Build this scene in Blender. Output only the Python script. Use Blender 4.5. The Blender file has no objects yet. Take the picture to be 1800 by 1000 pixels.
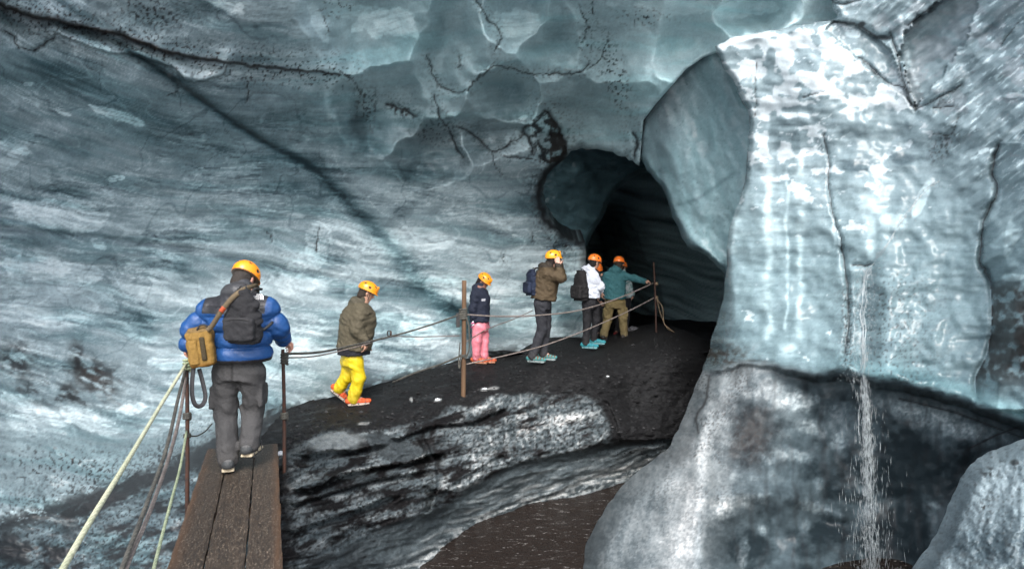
import bpy, bmesh, math, random
import numpy as np
from mathutils import Vector, Matrix

# ------------------------------------------------------------------ camera, sky, sun, exposure
scene = bpy.context.scene
COL = scene.collection
EYE = 1.72            # eye height over the plank walkway
FOC = 1152.0          # focal length in pixels of the 1800 x 1000 photograph
HOR = 464.0           # height of the horizon line in it

cam_data = bpy.data.cameras.new('camera')
cam = bpy.data.objects.new('camera', cam_data)
COL.objects.link(cam)
cam.location = (0, 0, EYE)
cam.rotation_euler = (math.radians(90), 0, 0)
cam_data.sensor_width = 36
cam_data.lens = FOC / 1800 * 36
cam_data.shift_y = -(500 - HOR) / 1800
cam_data.clip_start = 0.05
cam_data.clip_end = 2000
scene.camera = cam

SUN_EL, SUN_AZ = 46, 180      # azimuth clockwise from +Y: behind the camera, a little to the left
world = bpy.data.worlds.new('World')
scene.world = world
world.use_nodes = True
wn = world.node_tree.nodes
sky = wn.new('ShaderNodeTexSky')
sky.sky_type = 'NISHITA'
sky.sun_disc = False
sky.sun_elevation = math.radians(SUN_EL)
sky.sun_rotation = math.radians(SUN_AZ)
sky.air_density = 1.0
sky.dust_density = 3.0
sky.ozone_density = 1.0
wn['Background'].inputs['Strength'].default_value = 0.15
hs = wn.new('ShaderNodeHueSaturation')      # thin overcast: the sky's blue is washed out
hs.inputs['Saturation'].default_value = 0.5
world.node_tree.links.new(sky.outputs['Color'], hs.inputs['Color'])
world.node_tree.links.new(hs.outputs['Color'], wn['Background'].inputs['Color'])

sun_data = bpy.data.lights.new('sun', 'SUN')
sun = bpy.data.objects.new('sun', sun_data)
COL.objects.link(sun)
sun_data.energy = 1.2
sun_data.angle = math.radians(35)
sun_data.color = (1.0, 0.98, 0.95)
az, el = math.radians(SUN_AZ), math.radians(SUN_EL)
to_sun = Vector((math.sin(az) * math.cos(el), math.cos(az) * math.cos(el), math.sin(el)))
sun.rotation_euler = to_sun.to_track_quat('Z', 'Y').to_euler()

vs = scene.view_settings
scene.display_settings.display_device = 'sRGB'
vs.view_transform = 'Standard'
vs.look = 'None'
vs.exposure = 1.4
vs.gamma = 1.0
vs.use_curve_mapping = False
scene.cycles.use_denoising = True
scene.cycles.denoising_prefilter = 'FAST'

# ------------------------------------------------------------------ helpers
def at(px, py, d):
    """point seen at photograph pixel (px, py) at distance d along the view axis"""
    return Vector(((px - 900) * d / FOC, d, EYE + (HOR - py) * d / FOC))

_rng = np.random.RandomState(7)
_perm = np.concatenate([_rng.permutation(256)] * 3)
_ang = _rng.rand(256) * 2 * math.pi
_gx, _gy = np.cos(_ang), np.sin(_ang)

def gnoise(x, y, seed=0):
    x = x + seed * 37.17; y = y + seed * 11.73
    xi = np.floor(x).astype(np.int64); yi = np.floor(y).astype(np.int64)
    xf = x - xi; yf = y - yi
    u = xf * xf * xf * (xf * (xf * 6 - 15) + 10)
    v = yf * yf * yf * (yf * (yf * 6 - 15) + 10)
    xi &= 255; yi &= 255
    a = _perm[xi] + yi; b = _perm[xi + 1] + yi
    h00 = _perm[a]; h01 = _perm[a + 1]; h10 = _perm[b]; h11 = _perm[b + 1]
    n00 = _gx[h00] * xf + _gy[h00] * yf
    n10 = _gx[h10] * (xf - 1) + _gy[h10] * yf
    n01 = _gx[h01] * xf + _gy[h01] * (yf - 1)
    n11 = _gx[h11] * (xf - 1) + _gy[h11] * (yf - 1)
    return ((n00 * (1 - u) + n10 * u) * (1 - v) + (n01 * (1 - u) + n11 * u) * v) * 1.5

def fbm(x, y, octaves=4, seed=0, gain=0.5, lac=2.07):
    s = 0; a = 1.0; t = 0
    for o in range(octaves):
        s = s + a * gnoise(x, y, seed + o * 5)
        t += a
        a *= gain; x = x * lac; y = y * lac
    return s / t * 1.35

def ridged(x, y, octaves=4, seed=0, gain=0.5):
    s = 0; a = 1.0; t = 0
    for o in range(octaves):
        s = s + a * (1 - np.abs(gnoise(x, y, seed + o * 5)) * 1.6)
        t += a
        a *= gain; x = x * 2.07; y = y * 2.07
    return s / t

def cells(x, y, seed=0):
    """jittered cells: distance to the nearest and second nearest centre and a random number of the nearest"""
    x = x + seed * 17.3; y = y + seed * 9.1
    xi = np.floor(x).astype(np.int64); yi = np.floor(y).astype(np.int64)
    f1 = np.full(x.shape, 9.0); f2 = np.full(x.shape, 9.0); rid = np.zeros(x.shape)
    for j in (-1, 0, 1):
        for i in (-1, 0, 1):
            cx = xi + i; cy = yi + j
            h = _perm[_perm[cx & 255] + (cy & 255)]
            h2 = _perm[h + 91]
            dx = cx + 0.5 + (h / 255.0 - 0.5) * 0.86 - x
            dy = cy + 0.5 + (h2 / 255.0 - 0.5) * 0.86 - y
            dd = np.sqrt(dx * dx + dy * dy)
            near = dd < f1
            f2 = np.where(near, f1, np.minimum(f2, dd))
            rid = np.where(near, _perm[h2 + 33] / 255.0, rid)
            f1 = np.where(near, dd, f1)
    return f1, f2, rid

def sst(a, b, x):
    t = np.clip((x - a) / (b - a), 0, 1)
    return t * t * (3 - 2 * t)

def mix(a, b, t):
    return a + (b - a) * t

def seg_dist(X, Y, pts, closed=False):
    """distance to a polyline, and how far along it (0..1) the nearest point is"""
    pts = [np.array(p, float) for p in pts]
    if closed: pts = pts + [pts[0]]
    L = [np.linalg.norm(b - a) for a, b in zip(pts[:-1], pts[1:])]
    tot = sum(L) or 1.0
    best = np.full(X.shape, 1e9); par = np.zeros(X.shape); acc = 0.0
    nx = np.zeros(X.shape); ny = np.zeros(X.shape)
    for a, b, l in zip(pts[:-1], pts[1:], L):
        d = b - a
        t = np.clip(((X - a[0]) * d[0] + (Y - a[1]) * d[1]) / max(l * l, 1e-9), 0, 1)
        qx = a[0] + t * d[0]; qy = a[1] + t * d[1]
        dd = np.hypot(X - qx, Y - qy)
        m = dd < best
        best = np.where(m, dd, best); par = np.where(m, (acc + t * l) / tot, par)
        nx = np.where(m, qx, nx); ny = np.where(m, qy, ny)
        acc += l
    return best, par, nx, ny

def inside(X, Y, poly):
    r = np.zeros(X.shape, bool)
    n = len(poly)
    for i in range(n):
        x1, y1 = poly[i]; x2, y2 = poly[(i + 1) % n]
        if y1 == y2: continue
        c = ((y1 > Y) != (y2 > Y)) & (X < (x2 - x1) * (Y - y1) / (y2 - y1) + x1)
        r ^= c
    return r

def smooth_line(pts, n=4):
    """Catmull-Rom through the given points"""
    p = [np.array(q, float) for q in pts]
    p = [2 * p[0] - p[1]] + p + [2 * p[-1] - p[-2]]
    out = []
    for i in range(1, len(p) - 2):
        for k in range(n):
            t = k / n
            out.append(0.5 * ((2 * p[i]) + (-p[i-1] + p[i+1]) * t + (2*p[i-1] - 5*p[i] + 4*p[i+1] - p[i+2]) * t*t
                              + (-p[i-1] + 3*p[i] - 3*p[i+1] + p[i+2]) * t**3))
    out.append(p[-2])
    return [tuple(q) for q in out]

def rough_line(pts, amp=4, n=7, seed=0):
    """a natural crack: the smooth line with small kinks"""
    r = random.Random(seed)
    q = smooth_line(pts, n)
    return [(x + r.uniform(-amp, amp), y + r.uniform(-amp, amp)) for x, y in q]

class Thin:
    """thin-plate surface of log distance through control points (px, py, d)"""
    def __init__(self, pts, smooth=0.02):
        P = np.array(pts, float)
        self.c = P[:, :2] / 300.0
        n = len(P)
        K = self.k(np.linalg.norm(self.c[:, None] - self.c[None], axis=2)) + np.eye(n) * smooth
        A = np.zeros((n + 3, n + 3))
        A[:n, :n] = K; A[:n, n] = 1; A[:n, n+1:] = self.c
        A[n, :n] = 1; A[n+1:, :n] = self.c.T
        self.w = np.linalg.solve(A, np.concatenate([np.log(P[:, 2]), np.zeros(3)]))
    @staticmethod
    def k(r):
        return np.where(r > 1e-9, r * r * np.log(np.maximum(r, 1e-9)), 0)
    def __call__(self, X, Y):
        x = np.asarray(X, float) / 300.0; y = np.asarray(Y, float) / 300.0
        s = self.w[-3] + self.w[-2] * x + self.w[-1] * y
        for (cx, cy), w in zip(self.c, self.w):
            s = s + w * self.k(np.hypot(x - cx, y - cy))
        return np.exp(s)

def axis(lo, hi, step, vlo, vhi, coarse=14):
    """sample positions: fine where the photograph looks, coarse outside"""
    a = []
    x = lo
    while x < hi:
        a.append(x)
        x += step if vlo <= x <= vhi else coarse
    a.append(hi)
    return np.array(a, float)

def new_mesh(name, verts, faces, mat=None, parent=None, smooth=True, cols=None):
    me = bpy.data.meshes.new(name)
    verts = np.asarray(verts, np.float32); faces = np.asarray(faces, np.int32)
    nv, nf, k = len(verts), len(faces), faces.shape[1]
    me.vertices.add(nv); me.vertices.foreach_set('co', verts.ravel())
    me.loops.add(nf * k); me.loops.foreach_set('vertex_index', faces.ravel())
    me.polygons.add(nf)
    me.polygons.foreach_set('loop_start', np.arange(0, nf * k, k, dtype=np.int32))
    me.polygons.foreach_set('loop_total', np.full(nf, k, np.int32))
    me.polygons.foreach_set('use_smooth', np.full(nf, smooth, bool))
    me.update(calc_edges=True); me.validate()
    if cols is not None:
        at_ = me.color_attributes.new('Col', 'FLOAT_COLOR', 'POINT')
        at_.data.foreach_set('color', np.asarray(cols, np.float32).ravel())
    if mat: me.materials.append(mat)
    o = bpy.data.objects.new(name, me)
    COL.objects.link(o)
    if parent: o.parent = parent
    return o

def tag(o, label=None, category=None, group=None, kind=None):
    if label: o['label'] = label
    if category: o['category'] = category
    if group: o['group'] = group
    if kind: o['kind'] = kind
    return o

def empty(name, loc=(0, 0, 0), rz=0.0):
    o = bpy.data.objects.new(name, None)
    COL.objects.link(o)
    o.location = loc; o.rotation_euler = (0, 0, rz)
    o.empty_display_size = 0.1
    return o

def patch(name, mat, xs, ys, polygon, depth, colour, skirt=(0.25, 0.7), away=(0, 1, 0)):
    """a mass of ice or ground: grid of points with their own distance, cut to an outline, its rim carried back into the depth"""
    X, Y = np.meshgrid(xs, ys)
    ny, nx = X.shape
    ins = inside(X, Y, polygon)
    f_in = ins[:-1, :-1] | ins[1:, :-1] | ins[:-1, 1:] | ins[1:, 1:]
    used = np.zeros_like(ins)
    used[:-1, :-1] |= f_in; used[1:, :-1] |= f_in; used[:-1, 1:] |= f_in; used[1:, 1:] |= f_in
    rim = used & ~ins
    d_, p_, qx, qy = seg_dist(X[rim], Y[rim], polygon, True)
    X = X.copy(); Y = Y.copy()
    X[rim] = qx; Y[rim] = qy
    xv, yv = X[used], Y[used]
    idx = -np.ones(X.shape, np.int64); idx[used] = np.arange(used.sum())
    D = depth(xv, yv)
    C = colour(xv, yv)
    V = np.stack([(xv - 900) * D / FOC, D, EYE + (HOR - yv) * D / FOC], 1)
    jj, ii = np.nonzero(f_in)
    F = np.stack([idx[jj + 1, ii], idx[jj + 1, ii + 1], idx[jj, ii + 1], idx[jj, ii]], 1)
    # rim: boundary edges carried back
    E = np.concatenate([F[:, [0, 1]], F[:, [1, 2]], F[:, [2, 3]], F[:, [3, 0]]])
    key = np.minimum(E[:, 0], E[:, 1]) * (1 << 32) + np.maximum(E[:, 0], E[:, 1])
    u, inv, cnt = np.unique(key, return_inverse=True, return_counts=True)
    B = E[cnt[inv] == 1]
    bv = np.unique(B)
    cx, cz = V[:, 0].mean(), V[:, 2].mean()
    layers = []; base = bv
    Vs, Fs, Cs = [V], [F], [C]
    n0 = len(V); prev = {int(a): int(a) for a in bv}
    aw = np.array(away, float); aw /= np.linalg.norm(aw)
    for back in skirt:
        nv = V[bv] + aw * back
        mp = {int(a): n0 + k for k, a in enumerate(bv)}
        Vs.append(nv); Cs.append(C[bv])
        Fs.append(np.array([[prev[int(b)], prev[int(a)], mp[int(a)], mp[int(b)]] for a, b in B]))
        n0 += len(bv); prev = mp
    o = new_mesh(name, np.concatenate(Vs), np.concatenate(Fs), mat, cols=np.concatenate(Cs))
    return o

def node_mat(name):
    m = bpy.data.materials.new(name)
    m.use_nodes = True
    nt = m.node_tree
    b = nt.nodes['Principled BSDF']
    return m, nt, b

def ramp(nt, fac, stops):
    r = nt.nodes.new('ShaderNodeValToRGB')
    e = r.color_ramp.elements
    while len(e) < len(stops): e.new(0.5)
    for k, (p, c) in enumerate(stops):
        e[k].position = p
        e[k].color = (c, c, c, 1) if isinstance(c, (int, float)) else (*c, 1)
    nt.links.new(fac, r.inputs['Fac'])
    return r.outputs['Color']

def noise_node(nt, scale, detail=6, rough=0.6, vec=None, dist=0.0):
    n = nt.nodes.new('ShaderNodeTexNoise')
    n.inputs['Scale'].default_value = scale
    n.inputs['Detail'].default_value = detail
    n.inputs['Roughness'].default_value = rough
    n.inputs['Distortion'].default_value = dist
    if vec is not None: nt.links.new(vec, n.inputs['Vector'])
    return n.outputs['Fac']

def obj_coord(nt, scale=(1, 1, 1), rot=(0, 0, 0)):
    t = nt.nodes.new('ShaderNodeTexCoord')
    m = nt.nodes.new('ShaderNodeMapping')
    m.inputs['Scale'].default_value = scale
    m.inputs['Rotation'].default_value = rot
    nt.links.new(t.outputs['Object'], m.inputs['Vector'])
    return m.outputs['Vector']

def mixc(nt, mode, fac, a, b):
    n = nt.nodes.new('ShaderNodeMix')
    n.data_type = 'RGBA'; n.blend_type = mode
    for k, v in ((0, fac), (6, a), (7, b)):
        sock = n.inputs[k]
        if isinstance(v, (int, float)):
            sock.default_value = v if k == 0 else (v, v, v, 1)
        elif isinstance(v, tuple): sock.default_value = (*v, 1)
        else: nt.links.new(v, sock)
    return n.outputs[2]

def bump(nt, height, strength, dist, normal=None):
    n = nt.nodes.new('ShaderNodeBump')
    n.inputs['Strength'].default_value = strength
    n.inputs['Distance'].default_value = dist
    nt.links.new(height, n.inputs['Height'])
    if normal is not None: nt.links.new(normal, n.inputs['Normal'])
    return n.outputs['Normal']

def surface_mat(name, grain=0.25, rough=(0.22, 0.5), coat=0.25, bumps=((9, 0.2, 0.02), (45, 0.2, 0.005), (170, 0.2, 0.002)),
                spec=0.5, fine=90.0):
    """ice or ground: colour from the mesh's own Col attribute, its alpha the wetness, fine grain and relief from noise"""
    m, nt, b = node_mat(name)
    a = nt.nodes.new('ShaderNodeAttribute'); a.attribute_name = 'Col'
    v = obj_coord(nt)
    g = ramp(nt, noise_node(nt, fine, 5, 0.7, v), [(0.25, 1 - grain), (0.75, 1 + grain * 0.8)])
    g2 = ramp(nt, noise_node(nt, fine * 0.22, 5, 0.65, v), [(0.25, 1 - grain * 0.7), (0.75, 1 + grain * 0.5)])
    c = mixc(nt, 'MULTIPLY', 1.0, a.outputs['Color'], g)
    c = mixc(nt, 'MULTIPLY', 1.0, c, g2)
    nt.links.new(c, b.inputs['Base Color'])
    mr = nt.nodes.new('ShaderNodeMapRange')
    mr.inputs['To Min'].default_value = rough[1]; mr.inputs['To Max'].default_value = rough[0]
    nt.links.new(a.outputs['Alpha'], mr.inputs['Value'])
    nt.links.new(mr.outputs['Result'], b.inputs['Roughness'])
    b.inputs['Specular IOR Level'].default_value = spec
    b.inputs['IOR'].default_value = 1.31
    cw = nt.nodes.new('ShaderNodeMath'); cw.operation = 'MULTIPLY'; cw.inputs[1].default_value = coat * 1.5   # only the wet ice is coated
    nt.links.new(a.outputs['Alpha'], cw.inputs[0]); nt.links.new(cw.outputs[0], b.inputs['Coat Weight'])
    b.inputs['Coat Roughness'].default_value = 0.12
    n = None
    for s, st, di in bumps:
        n = bump(nt, noise_node(nt, s, 5, 0.6, v), st, di, n)
    if n is not None: nt.links.new(n, b.inputs['Normal'])
    return m

# ------------------------------------------------------------------ the glacier: ice masses, ash, stream
STEP = 2.3
ICE = surface_mat('wet glacier ice', grain=0.20, rough=(0.30, 0.6), coat=0.10, bumps=((14, 0.15, 0.02), (60, 0.2, 0.004), (170, 0.15, 0.002)))
GLASSY = surface_mat('smooth frosted pillar ice', grain=0.12, rough=(0.14, 0.55), coat=0.14, bumps=((7, 0.09, 0.03), (40, 0.08, 0.006), (140, 0.12, 0.002)))
ROOF_ICE = surface_mat('smooth cave roof ice', grain=0.14, rough=(0.25, 0.5), coat=0.15, bumps=((6, 0.25, 0.03), (60, 0.25, 0.006)))
ASH = surface_mat('wet volcanic ash and dirty ice', grain=0.5, rough=(0.3, 0.85), coat=0.0, spec=0.28, fine=70,
                  bumps=((14, 0.5, 0.03), (60, 0.6, 0.012), (200, 0.5, 0.004)))
DEEP = surface_mat('dark clear tunnel ice', grain=0.25, rough=(0.25, 0.5), coat=0.1, bumps=((8, 0.3, 0.03), (60, 0.3, 0.006)))

STOPS = np.array([0.0, 0.25, 0.5, 0.75, 1.0])
TONES = np.array([[0.016, 0.025, 0.031], [0.080, 0.108, 0.125], [0.235, 0.283, 0.308], [0.49, 0.55, 0.578], [0.76, 0.79, 0.81]])
TEAL = np.array([0.72, 1.01, 1.02])
ASHC = np.array([0.014, 0.014, 0.016])
BRN = np.array([0.030, 0.021, 0.016])

def ice_colour(tone, dirt=0, teal=0, brown=0, wet=0.6, dirtcol=ASHC):
    tone = np.clip(tone, 0, 1)
    c = np.stack([np.interp(tone, STOPS, TONES[:, k]) for k in range(3)], 1)
    t = np.clip(np.broadcast_to(teal, tone.shape), 0, 1)[:, None]
    c = c * (1 + (TEAL - 1) * t)
    d = np.clip(np.broadcast_to(dirt, tone.shape), 0, 1)[:, None]
    c = c * (1 - d) + dirtcol * d
    b = np.clip(np.broadcast_to(brown, tone.shape), 0, 1)[:, None]
    c = c * (1 - b) + BRN * b
    w = np.clip(np.broadcast_to(wet, tone.shape), 0, 1)[:, None]
    return np.concatenate([np.clip(c, 0.006, 0.9), w], 1)

def blob(X, Y, cx, cy, rx, ry, rot=0, soft=0.5, rag=0.0, seed=0):
    out = np.zeros(X.shape)
    R = max(rx, ry) * (1.35 + 0.9 * rag)
    k = np.nonzero((np.abs(X - cx) < R) & (np.abs(Y - cy) < R))
    x, y = X[k], Y[k]
    c, s = math.cos(math.radians(rot)), math.sin(math.radians(rot))
    u = ((x - cx) * c + (y - cy) * s) / rx
    v = (-(x - cx) * s + (y - cy) * c) / ry
    r = np.hypot(u, v)
    if rag: r = r + rag * fbm(x / 22, y / 22, 4, seed + 3)
    out[k] = 1 - sst(1 - soft, 1 + soft * 0.3, r)
    return out

def close_dist(X, Y, pts, reach):
    """distance to a polyline, only worked out within reach of it"""
    P = np.array(pts)
    out = np.full(X.shape, 1e4); par = np.zeros(X.shape)
    k = np.nonzero((X > P[:, 0].min() - reach) & (X < P[:, 0].max() + reach) & (Y > P[:, 1].min() - reach) & (Y < P[:, 1].max() + reach))
    if len(k[0]):
        d, p, _, _ = seg_dist(X[k], Y[k], pts)
        out[k] = d; par[k] = p
    return out, par

def line(X, Y, pts, w0, w1=None, power=1.0):
    d, p = close_dist(X, Y, pts, 3.2 * max(w0, w1 or 0))
    w = w0 if w1 is None else w0 + (w1 - w0) * p
    return np.exp(-np.minimum((d / w) ** 2 * power, 60))

def speck(X, Y, size, thr, seed):
    n = gnoise(X / size, Y / size, seed) + 0.6 * gnoise(X / size * 2.3, Y / size * 2.3, seed + 1)
    return sst(thr, thr + 0.25, n)

def z_pix(px, py, z):
    """distance at which the line of sight through a pixel meets height z"""
    return FOC * (EYE - z) / (py - HOR)

# ---- left wall and roof, one continuous mass with the tunnel mouth cut out of it
MOUTH = smooth_line([(1290, 640), (1064, 640), (1046, 560), (1030, 480), (1030, 430), (1012, 422), (985, 408), (962, 372), (955, 332), (972, 298), (996, 272),
                     (1022, 262), (1052, 263), (1085, 272), (1108, 280), (1124, 292)], 3)
_j = random.Random(31)
MOUTH = MOUTH[:4] + [(x + _j.uniform(-2.6, 2.6), y + _j.uniform(-2.6, 2.6)) for x, y in MOUTH[4:-1]] + MOUTH[-1:]
def jag(pts, a, seed):
    r = random.Random(seed)
    return [pts[0]] + [(x + r.uniform(-a, a), y + r.uniform(-a, a)) for x, y in pts[1:-1]] + [pts[-1]]
A_RIGHT = [(1124, 292), (1128, 250), (1131, 212), (1152, 184), (1182, 150), (1206, 122), (1236, 102), (1262, 92), (1300, 100), (1420, 90), (1540, 70), (1540, -60), (1500, -260)]
A_POLY = [(-420, -260), (-420, 1200), (515, 1200), (515, 800), (640, 760), (1000, 660)] + MOUTH[0:0] + [(1062, 640)] + MOUTH[3:] + A_RIGHT[1:]

A_D = Thin([(-420, -260, 3.4), (-420, 250, 4.6), (-420, 640, 4.9), (-420, 1100, 3.4),
    (0, 0, 5.6), (0, 250, 6.6), (0, 464, 6.9), (0, 640, 6.6), (0, 760, 6.25), (0, 900, 5.5), (0, 1060, 4.8), (0, 1200, 4.3), (0, -260, 5.0),
    (200, 0, 6.3), (200, 300, 7.7), (200, 500, 8.0), (200, 650, 7.5), (200, 760, 6.9), (200, 870, 6.0), (200, 960, 5.5), (200, 1060, 5.2), (200, 1200, 4.6),
    (350, 740, 7.4), (335, 845, 5.55), (330, 900, 5.45), (400, 800, 6.3), (470, 745, 7.4), (460, 900, 6.0), (460, 1060, 5.4), (480, 1200, 5.0),
    (450, 0, 6.9), (450, 300, 9.0), (450, 500, 9.2), (450, 650, 8.5),
    (600, 0, 7.6), (600, 130, 8.7), (600, 300, 9.8), (600, 500, 10.1), (600, 690, 9.35), (700, 668, 10.0), (640, 760, 9.3),
    (800, 0, 8.0), (800, 150, 9.5), (800, 300, 11), (800, 500, 11.4), (800, 650, 10.9),
    (900, 622, 11.8), (1000, 660, 12.5), (950, 300, 12.0), (950, 450, 12.6), (1000, 605, 12.6), (1030, 450, 13.2), (1060, 597, 13.2),
    (960, 150, 10.3), (1100, 150, 9.9), (1100, 0, 8.3), (1124, 262, 10.8), (1040, 250, 11.6), (1200, 100, 9.2), (1300, 60, 9.0), (1400, 0, 8.5), (1470, 30, 8.9), (1540, 60, 9.0), (1540, -100, 8.6),
    (600, -260, 7.4), (900, -260, 8.2), (1200, -260, 8.6), (1480, -260, 8.6), (200, -260, 5.8)])

SCALLOPS = [(660, 20, 118, 105, 15), (785, 70, 62, 150, 18), (905, 5, 72, 66, 0), (893, 165, 66, 54, -20), (1042, 205, 104, 96, 20), (1075, 60, 120, 105, -30),
            (690, 185, 92, 80, 0), (985, 75, 62, 78, 10), (845, 232, 66, 46, 25), (1200, 60, 85, 75, -30), (760, 255, 70, 62, 0), (1330, 20, 70, 45, -15)]
A_CRACKS = [([(750, 95), (760, 126), (767, 146), (780, 155), (804, 163), (821, 158), (835, 144), (852, 129), (869, 117), (892, 119), (916, 126), (937, 132),
              (967, 131), (998, 130), (1016, 128), (1035, 114)], 2.6), ([(838, 0), (845, 14), (858, 34), (882, 61), (870, 88)], 3.0),
            ([(763, 170), (773, 204), (790, 231), (800, 255), (814, 279)], 3.6), ([(804, 222), (831, 235), (863, 265), (886, 260), (899, 248), (916, 243), (920, 226), (940, 218), (960, 197)], 3.4),
            ([(958, 195), (977, 217), (990, 246), (996, 272)], 9.0), ([(680, 184), (702, 190), (726, 201)], 5.0), ([(1018, 14), (1027, 31), (1030, 58), (1023, 78)], 1.8),
            ([(865, 268), (872, 292), (882, 309)], 1.6), ([(806, 99), (807, 118)], 2.0), ([(1016, 128), (1050, 110), (1070, 70)], 1.6), ([(880, 275), (915, 278), (940, 280), (955, 288)], 2.0),
            ([(920, 226), (930, 250), (938, 272)], 5.0), ([(600, 130), (622, 145), (634, 165)], 2.6), ([(1112, 232), (1120, 250), (1116, 275)], 5.5), ([(290, 170), (310, 160)], 1.2),
            ([(433, 130), (436, 165), (434, 180)], 1.6), ([(560, 400), (556, 440)], 1.8), ([(470, 405), (477, 425)], 1.3), ([(0, 52), (20, 62), (35, 85), (62, 88)], 2.2), ([(62, 88), (95, 66)], 3.0),
            ([(570, 30), (577, 60)], 1.4), ([(1040, 0), (1043, 25)], 1.2), ([(935, 410), (937, 425)], 2.0), ([(885, 448), (886, 460)], 1.4)]
A_CRACKS = [(rough_line(p, 2.2, 5, 40 + k), w) for k, (p, w) in enumerate(A_CRACKS)]
DIRT_SEAM = rough_line([(-260, -120), (-100, -30), (0, 8), (60, 28), (130, 44), (230, 68), (300, 92), (380, 106), (440, 116), (540, 125), (600, 131)], 2, 6, 5)
LIP = rough_line([(95, 52), (130, 68), (190, 90), (235, 92), (285, 108), (310, 120), (330, 140), (360, 138), (392, 126), (398, 112)], 1.5, 5, 6)
VEIN = smooth_line([(228, 92), (280, 122), (340, 165), (400, 208), (470, 252), (545, 292), (600, 345), (650, 395), (700, 448), (740, 505), (800, 550), (860, 580)])
VEIN2 = smooth_line([(-260, 60), (0, 118), (110, 150), (200, 178), (290, 206), (380, 240), (450, 290), (560, 350)])
VEIN3 = smooth_line([(-260, 365), (0, 400), (90, 410), (190, 420), (330, 438), (420, 456), (500, 472), (600, 492), (690, 498), (800, 520)])
VEIN4 = smooth_line([(855, 262), (800, 300), (740, 345), (690, 390), (650, 410)])
VEIN5 = smooth_line([(560, 280), (640, 330), (720, 360), (800, 375), (900, 420)])
RIM = rough_line([(992, 280), (968, 296), (951, 325), (950, 362), (964, 392), (990, 412), (1014, 424), (1031, 422)], 3.5, 5, 77)

def a_band(X, Y):
    up = sst(420, 40, Y)
    left = sst(900, 200, X)
    t = Y - X * (0.14 + 0.38 * up * left) + sst(700, 1050, X) * 0.10 * (X - 700)
    t = t + 16 * fbm(X / 260, Y / 150, 3, 21) + 2.5 * fbm(X / 90, Y / 50, 3, 22)
    return t

def scallops(X, Y):
    Xw = X + 20 * fbm(X / 90, Y / 80, 3, 37); Yw = Y + 20 * fbm(X / 90, Y / 80, 3, 38)
    b1 = np.full(X.shape, 2.0); b2 = np.full(X.shape, 2.0)
    for cx, cy, rx, ry, rot in SCALLOPS:
        c, s = math.cos(math.radians(rot)), math.sin(math.radians(rot))
        u = ((Xw - cx) * c + (Yw - cy) * s) / rx; v = (-(Xw - cx) * s + (Yw - cy) * c) / ry
        q = u * u + v * v
        b2 = np.where(q < b1, b1, np.minimum(b2, q)); b1 = np.minimum(b1, q)
    return b1, b2

def a_depth(X, Y):
    D = A_D(X, Y)
    low = sst(560, 760, Y) * sst(620, 420, X)
    # scalloped roof: shallow bowls meeting in ridges
    bowl, _ = scallops(X, Y)
    D = D + 0.60 * np.clip(1.45 - bowl, 0, 2) ** 1.35
    t = a_band(X, Y)
    wall = sst(250, 420, Y) * sst(1040, 960, X)
    D = D + (0.12 - 0.08 * low) * fbm(X / 190, Y / 130, 3, 31) + wall * (0.035 * fbm(X / 200, t / 34, 3, 32) + 0.006 * fbm(X / 60, t / 9, 2, 33))
    D = D + 0.03 * fbm(X / 60, Y / 50, 3, 34) * (1 - 0.5 * wall)
    D = D + low * (0.07 * ridged(X / 150, t / 70, 3, 35) - 0.05 + 0.008 * fbm(X / 18, Y / 12, 3, 36))
    for pts, w in A_CRACKS:
        D = D + 0.04 * min(w, 4) / 3 * line(X, Y, pts, w * 1.2)
    # ledge along the dirt seam: roof above stands proud of the wall below
    ds, ps, _, ny = seg_dist(X, Y, DIRT_SEAM)
    D = D + 0.30 * np.where(Y > ny, 1, -0.2) * np.exp(-(ds / 34) ** 2) * (1 - 0.75 * ps)
    dl, pl, _, nyl = seg_dist(X, Y, LIP)
    D = D - 0.16 * np.where(Y < nyl, np.exp(-(dl / 22) ** 2), np.exp(-(dl / 5) ** 2))
    D = D + 0.035 * line(X, Y, VEIN, 10, 20) + 0.05 * line(X, Y, VEIN3, 7)
    # the rim of the tunnel mouth and the free right edge round off
    de = seg_dist(X, Y, MOUTH[6:])[0]
    D = D + 0.25 * np.clip(1 - de / 14, 0, 1) ** 2
    de = seg_dist(X, Y, A_RIGHT)[0]
    D = D + 0.08 * np.clip(1 - de / 6, 0, 1) ** 2
    return D

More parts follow.
